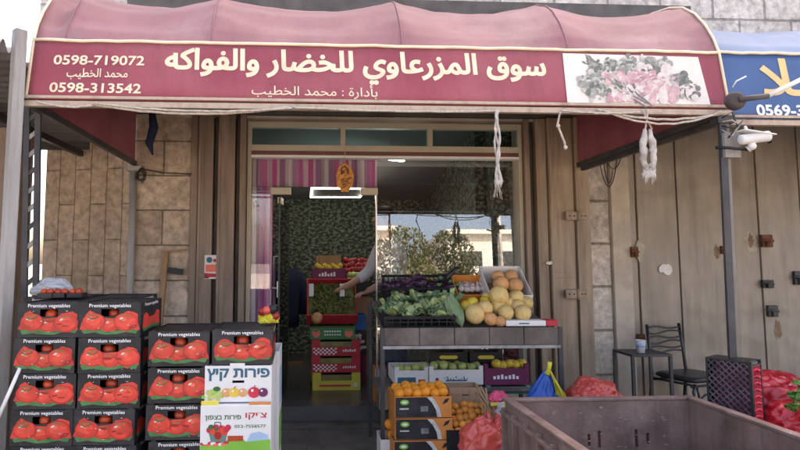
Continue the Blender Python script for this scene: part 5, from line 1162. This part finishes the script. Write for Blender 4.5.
mb = MB(); n_ = 9
for k in range(n_): y = .02+(Db-.05)*k/(n_-1); mb.box(-.028, .0, y, y+.014, .12, Hb-.03, M_['bin'])
for z in (.2, .38, .56, Hb-.06): mb.box(-.03, -.001, .0, Db, z, z+.014, M_['bin'])
mb.build('outer_ribs', t, bevel=.002)
for sx, sy in ((.02, .02), (Wb-.12, .02), (.02, Db-.12), (Wb-.12, Db-.12)): mb = MB(); mb.box(sx, sx+.1, sy, sy+.1, 0, .1, M_['bin']); mb.build('foot', t)
mb = MB(); rr = random.Random(2)
for k in range(60):
    cx, cz = rr.uniform(.06, Wb-.08), rr.uniform(Hb-.30, Hb-.03); rough_patch(mb, cx, Db-th-.0012-k*.00003, cz, rr.uniform(.004, .03), rr.uniform(.002, .008), M_['bin_scuff'], 11, k)
for k in range(9):
    a = rr.uniform(.1, Wb-.3); z = rr.uniform(Hb-.3, Hb-.05); mb.tube([(a, Db-th-.001, z), (a+rr.uniform(.02, .06), Db-th-.001, z+rr.uniform(-.02, .02))], .0006, M_['bin_scuff'], 4)
mb.build('scuffs', t)

# ================================================================ RIGHT: TABLE, CUP, CHAIR, CRATE
Yt = 4.6; zt5 = Z(354.5, Yt, 645); xa, xb = X(628, Yt), X(668, Yt)
t = thing('side_table', 'small dark square metal table beside the black chair', 'table', ((xa+xb)/2, Yt+.15, 0)); w2 = xb-xa
mb = MB(); mb.box(-w2/2, w2/2, -.15, .15, zt5-.02, zt5, M_['post_dark']); mb.build('tabletop', t, bevel=.003)
for sx in (-1, 1):
    for sy in (-1, 1): mb = MB(); mb.bar((sx*(w2/2-.011), sy*.139, 0), (sx*(w2/2-.011), sy*.139, zt5-.02), .022, .022, M_['post_dark']); mb.build('leg', t)
c = P(641, 354, Yt+.1)
t = thing('paper_cup', 'white printed paper cup on the small metal table', 'cup', (c.x, Yt+.1, zt5)); mb = MB(); mb.lathe([(.028, 0), (.038, .095), (.040, .098), (.036, .098), (.027, .01)], M_['cup'], 20); mb.build('cup_body', t)
mb = MB(); mb.lathe([(.0335, .045), (.0368, .075)], M_['sky_ink'], 20); mb.build('print_band', t)
# chair
cx = P(676, 378, 4.78)
t = thing('metal_chair', 'black metal chair with wavy slatted back against the grey shutter', 'chair', (cx.x+.135, 4.80, 0), R(18)); t.scale = (1.08, 1, .96)
mb = MB()
def seat(u, v):
    a = 2*math.pi*u; sq = (abs(math.cos(a))**.35)*(1 if math.cos(a) > 0 else -1), (abs(math.sin(a))**.35)*(1 if math.sin(a) > 0 else -1)
    prof = [(0, .0), (.9, .0), (1, .012), (1, .03), (.93, .042), (0, .048)]; k = v*5; i = min(int(k), 4); f = k-i; r_ = prof[i][0]*(1-f)+prof[i+1][0]*f; z = prof[i][1]*(1-f)+prof[i+1][1]*f
    return (sq[0]*.195*r_, sq[1]*.19*r_, .43+z)
mb.grid(seat, 40, 20, M_['chair_black']); mb.build('seat', t)
for sx in (-1, 1):
    mb = MB(); mb.tube([(sx*.18, .25, 0), (sx*.18, .215, .3), (sx*.18, .20, .45), (sx*.175, .215, .65), (sx*.17, .24, .86)], .013, M_['chair_black'], 8); mb.build('leg', t)
for sx in (-1, 1):
    mb = MB(); mb.tube([(sx*.19, -.20, 0), (sx*.185, -.19, .25), (sx*.17, -.17, .36), (sx*.13, -.15, .415)], .012, M_['chair_black'], 8); mb.build('leg', t)
for k in range(6):
    mb = MB(); z = .62+.042*k; ph = 1 if k % 2 else -1; pts = [(-.172+.344*i/16, .215+.02*(z-.62)/.2+.012*math.sin(math.pi*i/16), z+ph*.011*math.sin(2*math.pi*i/16)) for i in range(17)]
    mb.tube(pts, .0085, M_['chair_black'], 6); mb.build('slat', t)
mb = MB(); mb.tube([(-.17, .19, .40), (.17, .19, .40)], .01, M_['chair_black'], 6); mb.tube([(-.17, -.15, .40), (.17, -.15, .40)], .01, M_['chair_black'], 6); mb.tube([(-.17, .2, .41), (-.15, -.15, .41)], .01, M_['chair_black'], 6); mb.tube([(.17, .2, .41), (.15, -.15, .41)], .01, M_['chair_black'], 6)
mb.tube([(-.125, -.16, .40), (-.115, -.17, .30), (-.06, -.175, .335), (.06, -.175, .335), (.115, -.17, .30), (.125, -.16, .40)], .009, M_['chair_black'], 6); mb.build('seat_frame', t)
# standing lattice crate
A_, B_ = P(705, 357, 3.24), P(751, 361, 3.06); ztop = A_.z; dv = Vector((B_.x-A_.x, B_.y-A_.y)); Lc = dv.length; hc_ = .62
t = thing('lattice_crate', 'black lattice crate standing on its end with red netting along its side', 'crate', (B_.x, B_.y, ztop-hc_), math.atan2(A_.y-B_.y, A_.x-B_.x)+math.pi)
# local: +X points from A to B; face at y=0 toward camera-left is -Y
mb = MB(); m = M_['black_plastic']; dpt = .15
mb.box(-Lc, -Lc+.012, 0, dpt, 0, hc_, m); mb.box(-Lc+.012, -.014, 0, dpt, 0, .012, m)
mb.box(-.014, 0, .0, .014, 0, hc_, m); mb.box(-.014, 0, dpt-.014, dpt, 0, hc_, m); mb.box(-Lc+.012, -.014, .0, dpt, hc_-.01, hc_, m)
for k in range(9): z = .03+k*(hc_-.06)/8; mb.box(-.012, -.002, .014, dpt-.014, z, z+.01, m)
mb.build('crate_frame', t)
mb = MB(); st = .034
for s_ in (-1, 1):
    k = -int(hc_/st)-1
    for q_ in range(-30, 60):
        z_at = q_*st; pts = []
        x0_, z0_ = -Lc+.012, z_at; x1_, z1_ = -.014, z_at+s_*(Lc-.026)*1.0
        # clip to [0,hc]
        def clip(xa_, za_, xb2, zb2):
            ts = [0, 1]
            for lim in (.012, hc_-.01):
                if (za_-lim)*(zb2-lim) < 0: ts.append((lim-za_)/(zb2-za_))
            ts = sorted(ts); best = None
            for i in range(len(ts)-1):
                tm = (ts[i]+ts[i+1])/2; zm = za_+(zb2-za_)*tm
                if .012 <= zm <= hc_-.01: best = (ts[i], ts[i+1])
            return best
        cl = clip(x0_, z0_, x1_, z1_)
        if cl and cl[1]-cl[0] > .02:
            p_ = [(x0_+(x1_-x0_)*q2, .004+.003*s_, z0_+(z1_-z0_)*q2) for q2 in cl]; mb.bar(p_[0], p_[1], .006, .006, M_['dusty_plastic'])
mb.build('lattice_face', t)
mb = MB()
for k in range(15):
    z = hc_-.05-k*.034; mb.tube([(-.006-.008*(k % 2), .02, z), (.004, dpt*.35, z+.01), (.002, dpt*.7, z-.006), (-.008, dpt-.02, z+.006)], .006, M_['net_red'], 5)
for k in range(5): y = .03+k*.022; mb.tube([(-.004, y, .02), (-.002, y+.006, .3), (-.004, y, hc_-.03)], .004, M_['net_red'], 5)
mb.build('red_netting', t)
mb = MB(); mb.box(-Lc+.014, -.03, .06, .066, .01, hc_-.012, M_['plum_carton']); mb.build('lining', t)
mb = MB(); mb.box(A_.x-.05, B_.x+.2, B_.y-.05, A_.y+.15, 0, ztop-hc_-.002, M_['black_plastic']); tag(mb.build('crate', bevel=.006), 'low black crate under the standing lattice crate', 'crate')
# red tub with plant
Yp = 3.05; zt6 = Z(370, Yp+.2, 790); x0_ = X(768, Yp); 
bag('red_bag', 'tall glossy red plastic bag behind the leafy sprig at the right edge', (x0_+.30, Yp+.42, 0), (.33, .24, .43), M_['bag_deep'], seed=14, knot=False, flat=.9)
bag('red_bag', 'fuller glossy red plastic bag in front at the right edge under the leafy sprig', (x0_+.30, Yp+.08, 0), (.30, .2, .38), M_['bag_deep'], seed=21, knot=False, flat=.9)
c = P(796, 390, 2.85)
t = thing('leafy_sprig', 'green leafy sprig hanging over the red bags', 'plant', (c.x+.03, 2.88, zt6-.02)); mb = MB()
mb.tube([(.06, .1, -.1), (.02, 0, .02), (-.03, -.03, -.03), (-.06, -.04, -.10)], .005, M_['plant'], 5); mb.build('stem', t)
mb = MB()
for k in range(12):
    M = Matrix.Translation((.03-.009*k+random.uniform(-.02, .02), -.02-.002*k, .02-.011*k)) @ Euler((random.uniform(.6, 2.2), random.uniform(-.6, .6), random.uniform(0, 6))).to_matrix().to_4x4(); leafgrid(mb, M, .055, .045, .01, M_['plant'], .002, k)
mb.build('leaves', t, solid=.0012)

# ================================================================ INSIDE THE SHOP
def led(name, label, x, y, z, w2, d):
    t = thing(name, label, 'lamp', (x, y, z)); mb_ = MB(); r_ = .011
    mb_.box(-w2/2, w2/2, -d/2, -d/2+r_, -.014, 0, M_['led']); mb_.box(-w2/2, w2/2, d/2-r_, d/2, -.014, 0, M_['led']); mb_.box(-w2/2, -w2/2+r_, -d/2+r_, d/2-r_, -.014, 0, M_['led']); mb_.box(w2/2-r_, w2/2, -d/2+r_, d/2-r_, -.014, 0, M_['led']); mb_.build('tube_frame', t)
    mb_ = MB(); mb_.box(-w2/2+r_, w2/2-r_, -d/2+r_, d/2-r_, -.004, .004, M_['interior']); mb_.build('reflector', t)
    mb_ = MB(); mb_.tube([(-w2*.4, 0, 0), (-w2*.4, 0, .45-.16*(y-5.46)/2.9+.0)], .003, M_['black'], 5); mb_.tube([(w2*.4, 0, 0), (w2*.4, 0, .45-.16*(y-5.46)/2.9)], .003, M_['black'], 5); mb_.build('hanger', t)
led('ceiling_lamp', 'lit rectangular frame lamp on the shop ceiling above the doorway', X(337, 6.75), 6.75, 2.135, .60, .85)
t = thing('tube_lamp', 'lit strip lamp high inside the shop right of the striped curtain', 'lamp', (X(390, 5.9), 5.9, Z(160, 5.9)+.02), R(30)); mb = MB(); mb.box(-.18, .18, -.02, .02, -.02, .0, M_['led']); mb.build('tube', t); mb = MB(); mb.box(-.2, .2, -.035, .035, .002, .03, M_['white']); mb.build('casing', t); mb = MB(); mb.tube([(0, 0, .03), (0, 0, 2.6-t.location.z)], .008, M_['white'], 6); mb.build('stem', t)
YI = 5.9; FZ = .12
def ibox(name, label, pa, pb, z0_, h, m, Y=YI, d=.4, cat='carton', hole=None, grp=None):
    a, b = X(pa, Y), X(pb, Y); t = thing(name, label, cat, ((a+b)/2, Y+d/2, z0_), 0, grp); mb_ = MB(); w2 = b-a; y0 = -d/2
    mb_.holes(-w2/2, w2/2, 0, h, y0, y0+.008, [(-w2*.32, w2*.32, h*.55, h+.001)] if hole else [], m)
    mb_.box(-w2/2, w2/2, d/2-.008, d/2, 0, h, m); mb_.box(-w2/2, -w2/2+.008, y0+.008, d/2-.008, 0, h, m); mb_.box(w2/2-.008, w2/2, y0+.008, d/2-.008, 0, h, m); mb_.box(-w2/2+.008, w2/2-.008, y0+.008, d/2-.008, 0, .008, m)
    if hole: mb_.box(-w2/2+.01, w2/2-.01, y0+.02, d/2-.01, h*.5, h*.86, hole)
    mb_.build('box', t, bevel=.003); return t, w2
zz_ = FZ
t, w2 = ibox('yellow_carton', 'yellow carton at the bottom of the stack inside the doorway', 313, 360, zz_, .165, M_['yellow_carton'], hole=M_['grape']); y = -.2015
mb = MB(); mb.box(-w2*.36, w2*.3, y-.001, y, .035, .052, M_['red_ink']); mb.disc((w2*.4, y-.0005, .05), .022, M_['carton_white']); mb.build('print', t); zz_ += .167
for k in range(2):
    t, w2 = ibox('checked_carton', ['red carton with white checks just above the yellow one inside the doorway', 'red carton with white checks second above the yellow one inside the doorway'][k], 312, 360, zz_, .155, M_['red_carton'], hole=M_['grape'], grp='red checked cartons'); mb = MB()
    for i in range(11):
        for j in range(4):
            if (i+j) % 2: mb.box(-w2*.47+i*.021, -w2*.47+i*.021+.020, y-.001, y, .012+j*.017, .028+j*.017, M_['white_ink'])
    for i in range(6): mb.box(w2*.14+i*.022, w2*.14+i*.022+.014, y-.001, y, .04, .058+.006*(i % 2), M_['white_ink'])
    mb.build('print', t); zz_ += .157
t, w2 = ibox('green_carton', 'dark green carton with tomato print in the stack inside the doorway', 310, 355, zz_, .13, M_['green_carton']); mb = MB()
for sx in (-1, 1): mb.disc((sx*w2*.36, y-.0004, .06), .04, M_['tomato_pale'], 16); mb.disc((sx*w2*.36, y-.0008, .085), .02, M_['leaf_print'], 10, 1.3, .5)
for i in range(7): mb.box(-w2*.18+i*.024, -w2*.18+i*.024+.016, y-.001, y, .07, .085, M_['white_ink']); mb.box(-w2*.18+i*.024, -w2*.18+i*.024+.016, y-.001, y, .04, .052, M_['white_ink'])
mb.box(-w2*.48, w2*.48, y-.0006, y, .115, .128, M_['leaf']); mb.build('print', t); zz_ += .132
# tilted red display crate with greens
a, b = X(307, YI), X(357, YI); w2 = b-a
t = thing('display_crate', 'red crate tilted up and filled with green beans inside the doorway', 'crate', ((a+b)/2, YI+.16, zz_+.185), rot=(R(48), 0, 0)); mb = MB(); openbox(mb, w2, .46, .14, M_['red_carton'], .012); mb.box(-w2/2+.012, w2/2-.012, -.218, .218, .06, .075, M_['bean']); mb.build('crate_body', t, bevel=.004)
mb = MB(); rr = random.Random(6)
for k in range(240):
    x, y_ = rr.uniform(-w2*.38, w2*.38), rr.uniform(-.17, .19); a = rr.uniform(0, 6); mb.tube([(x, y_, .09), (x+.025*math.cos(a), y_+.025*math.sin(a), .10+rr.uniform(0, .03)), (x+.05*math.cos(a), y_+.05*math.sin(a), .09)], .006, rr.choice([M_['bean'], M_['bean'], M_['grape'], M_['leaf_olive']]), 5)
o = mb.build('beans'); o.location = t.location; o.rotation_euler = t.rotation_euler; struct(o, 'stuff'); o['label'] = 'heap of green beans in the tilted red crate'; o['category'] = 'beans'
zq = zz_+.33
for sx, pxx in ((-1, 311), (1, 342)):
    mb = MB(); c = P(pxx, 290, YI-.12); mb.box(c.x-.02, c.x+.025, c.y, c.y+.012, c.z-.06, c.z+.06, M_['carton_white']); tag(mb.build('price_card'), 'white card on the %s edge of the red display crate' % ('left' if sx < 0 else 'right'), 'card')
fruits('pomegranate', 'fruit', None, .06, M_['cantaloupe'], [(P(317, 318, YI-.2), .9)], labels=['orange gourd at the lower left of the red display crate'])
t, w2 = ibox('dark_carton', 'dark red carton with white lettering on top of the display inside the doorway', 312, 346, Z(286, 6.2), .18, M_['plum_carton'], 6.2, .3); mb = MB(); y = -.1515
for i in range(6): mb.box(-w2*.3+i*.03, -w2*.3+i*.03+.02, y-.001, y, .10, .125+.01*(i % 3), M_['white_ink'])
mb.box(-w2*.3, w2*.3, y-.0006, y, .02, .07, M_['black']); mb.build('print', t)
mb = MB(); mb.box(X(311, 6.25), X(347, 6.25), 6.32, 6.6, FZ, Z(286, 6.2)-.003, M_['kraft']); tag(mb.build('cardboard_box'), 'tall cardboard box behind the display stack inside the doorway', 'box')
t, w2 = ibox('wooden_box', 'small wooden box of yellow fruit at the top of the display', 316, 341, Z(286, 6.2)+.185, .13, M_['wood'], 6.3, .16, 'box')
t['label'] = 'small wooden box of yellow fruit topmost on the display'
fruits('apricot', 'fruit', 'yellow fruits in the wooden box', .028, M_['lemon'], [(P(317+i*2.6, 267+1.5*((i*7) % 3)-1.5, 6.28), 1) for i in range(10)], label='yellow fruit in the wooden box topmost on the display', seg=14)
# red and green apples crate to the right
t, w2 = ibox('apple_crate', 'dark crate heaped with red and green apples right of the display', 344, 372, Z(296, 6.6), .22, M_['black_plastic'], 6.6, .35, 'crate')
mb = MB(); mb.box(X(345, 6.6), X(371, 6.6), 6.62, 6.95, FZ, Z(296, 6.6)-.003, M_['kraft']); tag(mb.build('cardboard_box'), 'tall cardboard box under the crate of red and green apples', 'box')
pts = [(P(346+3.2*(i % 8), 270-4.5*(i//8)+random.uniform(-1, 1), 6.66+.05*(i//8)), random.uniform(.9, 1.1)) for i in range(24)]
fruits('red_apple', 'apple', 'red apples in the crate inside', .036, M_['apple_red'], pts, label='red apple heaped in the dark crate inside the doorway', seg=14)
fruits('green_apple', 'apple', 'green apples in the crate inside', .036, M_['apple_green'], [(P(350+3.4*(i % 6), 279-4*(i//6), 6.58), 1) for i in range(12)], label='green apple in front of the red ones inside the doorway', seg=14)
t, w2 = ibox('blue_carton', 'blue carton right of the display stack inside the doorway', 353, 366, Z(330, 6.1), .15, M_['blue_carton'], 6.1, .3)
t, w2 = ibox('patterned_carton', 'black and white patterned carton under the blue one inside the doorway', 354, 366, Z(330, 6.1)-.24, .235, M_['black'], 6.1, .3); mb = MB()
for i in range(14): rough_patch(mb, random.uniform(-w2*.4, w2*.4), -.1512-i*.0001, random.uniform(.03, .2), .05, .04, M_['paper'], 8, i)
mb.build('print', t)
mb = MB(); mb.box(X(354, 6.1), X(366, 6.1), 6.12, 6.38, FZ, Z(330, 6.1)-.243, M_['plum_carton']); tag(mb.build('dark_carton'), 'dark carton at the floor below the patterned one inside', 'carton')
t, w2 = ibox('orange_striped_carton', 'white and orange carton at the foot of the person inside the doorway', 374, 386, FZ, .30, M_['orange_carton'], 5.36, .16); mb = MB(); mb.box(-w2*.45, w2*.45, -.0815, -.0805, .18, .29, M_['carton_white']); mb.build('print', t)
# dark blue jacket hung inside left of display
c = P(287, 300, 7.4)
t = thing('hung_jacket', 'dark blue jacket hanging on a stand in the dim left of the shop', 'jacket', (c.x, 7.4, FZ)); mb = MB(); 
mb.tube([(0, 0, .45), (0, 0, .6), (0.01, 0, .8), (0, 0, 1.0), (0, 0, 1.1), (0, 0, 1.16)], [.15, .15, .16, .19, .16, .05], M_['dark_cloth'], 14); mb.tube([(.13, 0, 1.1), (.2, -.02, .9), (.2, -.04, .6)], [.06, .06, .05], M_['dark_cloth'], 10); mb.tube([(-.13, 0, 1.1), (-.2, -.02, .9), (-.2, -.04, .6)], [.06, .06, .05], M_['dark_cloth'], 10); mb.build('jacket_body', t)
mb = MB(); mb.tube([(0, 0, 0), (0, 0, 1.3)], .018, M_['wood'], 8); mb.box(-.2, .2, -.02, .02, 0, .03, M_['wood']); mb.box(-.02, .02, -.2, .2, .0, .028, M_['wood']); mb.build('stand', t)

# the person, half hidden by the mirroring pane
def skinned(name, pts, edges, m, parent, lvl=2):
    me = bpy.data.meshes.new(name); me.from_pydata([p[0] for p in pts], edges, []); me.materials.append(m)
    o = bpy.data.objects.new(name, me); COL.objects.link(o); o.parent = parent
    sm = o.modifiers.new('skin', 'SKIN'); sm.use_smooth_shade = True
    sv = me.skin_vertices[0].data
    for i, p in enumerate(pts): sv[i].radius = p[1] if isinstance(p[1], tuple) else (p[1], p[1])
    sv[0].use_root = True
    sb = o.modifiers.new('sub', 'SUBSURF'); sb.levels = lvl; sb.render_levels = lvl
    return o
pc_ = P(395, 262, 5.72)
t = thing('person', 'person in a pale grey shirt and jeans reaching over the cartons in the doorway', 'person', (pc_.x, 5.72, FZ), R(-70))
# local: -Y is forward (after turning, the person faces left)
bodyp = [((0, 0, .95), .10), ((0, -.02, 1.12), .11), ((0, -.06, 1.30), .12), ((0, -.085, 1.40), .07), ((0, -.10, 1.47), .05), ((0, -.12, 1.55), (.065, .075)), ((0, -.135, 1.65), (.075, .09)), ((0, -.13, 1.71), .055),
         ((-.17, -.07, 1.36), .055), ((-.23, -.16, 1.13), .042), ((-.22, -.36, 1.02), .034), ((-.215, -.43, .99), .03),
         ((.17, -.07, 1.36), .055), ((.22, -.14, 1.12), .042), ((.2, -.33, .99), .034), ((.195, -.40, .96), .03),
         ((-.10, 0, .88), .085), ((-.11, -.02, .48), .05), ((-.11, .02, .08), .04), ((-.11, -.1, .04), .035), ((.10, 0, .88), .085), ((.11, -.02, .48), .05), ((.11, .02, .08), .04), ((.11, -.1, .04), .035)]
be = [(0, 1), (1, 2), (2, 3), (3, 4), (4, 5), (5, 6), (6, 7), (2, 8), (8, 9), (9, 10), (10, 11), (2, 12), (12, 13), (13, 14), (14, 15), (0, 16), (16, 17), (17, 18), (18, 19), (0, 20), (20, 21), (21, 22), (22, 23)]
bp_ = list(bodyp); be_ = list(be)
for hand, base in ((11, (-.215, -.43, .99)), (15, (.195, -.40, .96))):
    for k in range(5):
        off = (k-1.5)*.018 if k < 4 else -.036
        L1 = (.035, .042, .04, .03, .02)[k]
        i = len(bp_); b0 = Vector(base)
        kn = b0+Vector((off, -.05 if k < 4 else -.02, -.01)); bp_ += [(tuple(kn), .0095), (tuple(kn+Vector((off*.2, -L1*.8, -.012))), .0085), (tuple(kn+Vector((off*.2, -L1*1.3, -.035))), .007)]
        be_ += [(hand, i), (i, i+1), (i+1, i+2)]
skinned('body', bp_, be_, M_['skin'], t)
skinned('shirt', [((0, 0, .90), (.165, .125)), ((0, -.02, 1.10), (.165, .125)), ((0, -.06, 1.30), (.175, .13)), ((0, -.085, 1.405), (.10, .085)), ((-.17, -.07, 1.37), .078), ((-.235, -.16, 1.13), .062), ((-.225, -.30, 1.05), .052), ((.17, -.07, 1.37), .078), ((.225, -.14, 1.12), .062), ((.21, -.27, 1.03), .052)], [(0, 1), (1, 2), (2, 3), (2, 4), (4, 5), (5, 6), (2, 7), (7, 8), (8, 9)], M_['shirt'], t)
skinned('jeans', [((0, 0, .93), (.155, .12)), ((-.095, 0, .82), .098), ((-.11, -.02, .48), .074), ((-.11, .02, .07), .062), ((.095, 0, .82), .098), ((.11, -.02, .48), .074), ((.11, .02, .07), .062)], [(0, 1), (1, 2), (2, 3), (0, 4), (4, 5), (5, 6)], M_['denim'], t)
for sx in (-1, 1):
    mb = MB(); mb.ball((sx*.11, -.05, .035), (.048, .13, .045), M_['shoe'], seg=16); mb.build('shoe', t)
mb = MB(); mb.ball((0, -.105, 1.685), (.088, .098, .085), M_['hair'], 1, .1, 20); mb.build('hair', t)
mb = MB(); mb.tube([(0, -.205, 1.645), (0, -.235, 1.615), (0, -.215, 1.605)], [.012, .017, .012], M_['skin'], 8); mb.tube([(-.02, -.212, 1.575), (0, -.218, 1.572), (.02, -.212, 1.575)], .006, M_['red_ink'], 6)
for sx in (-1, 1): mb.ball((sx*.032, -.205, 1.645), .011, M_['white'], seg=10); mb.ball((sx*.032, -.213, 1.645), .006, M_['black'], seg=8); mb.ball((sx*.083, -.12, 1.63), (.012, .022, .032), M_['skin'], seg=10)
mb.build('face', t)
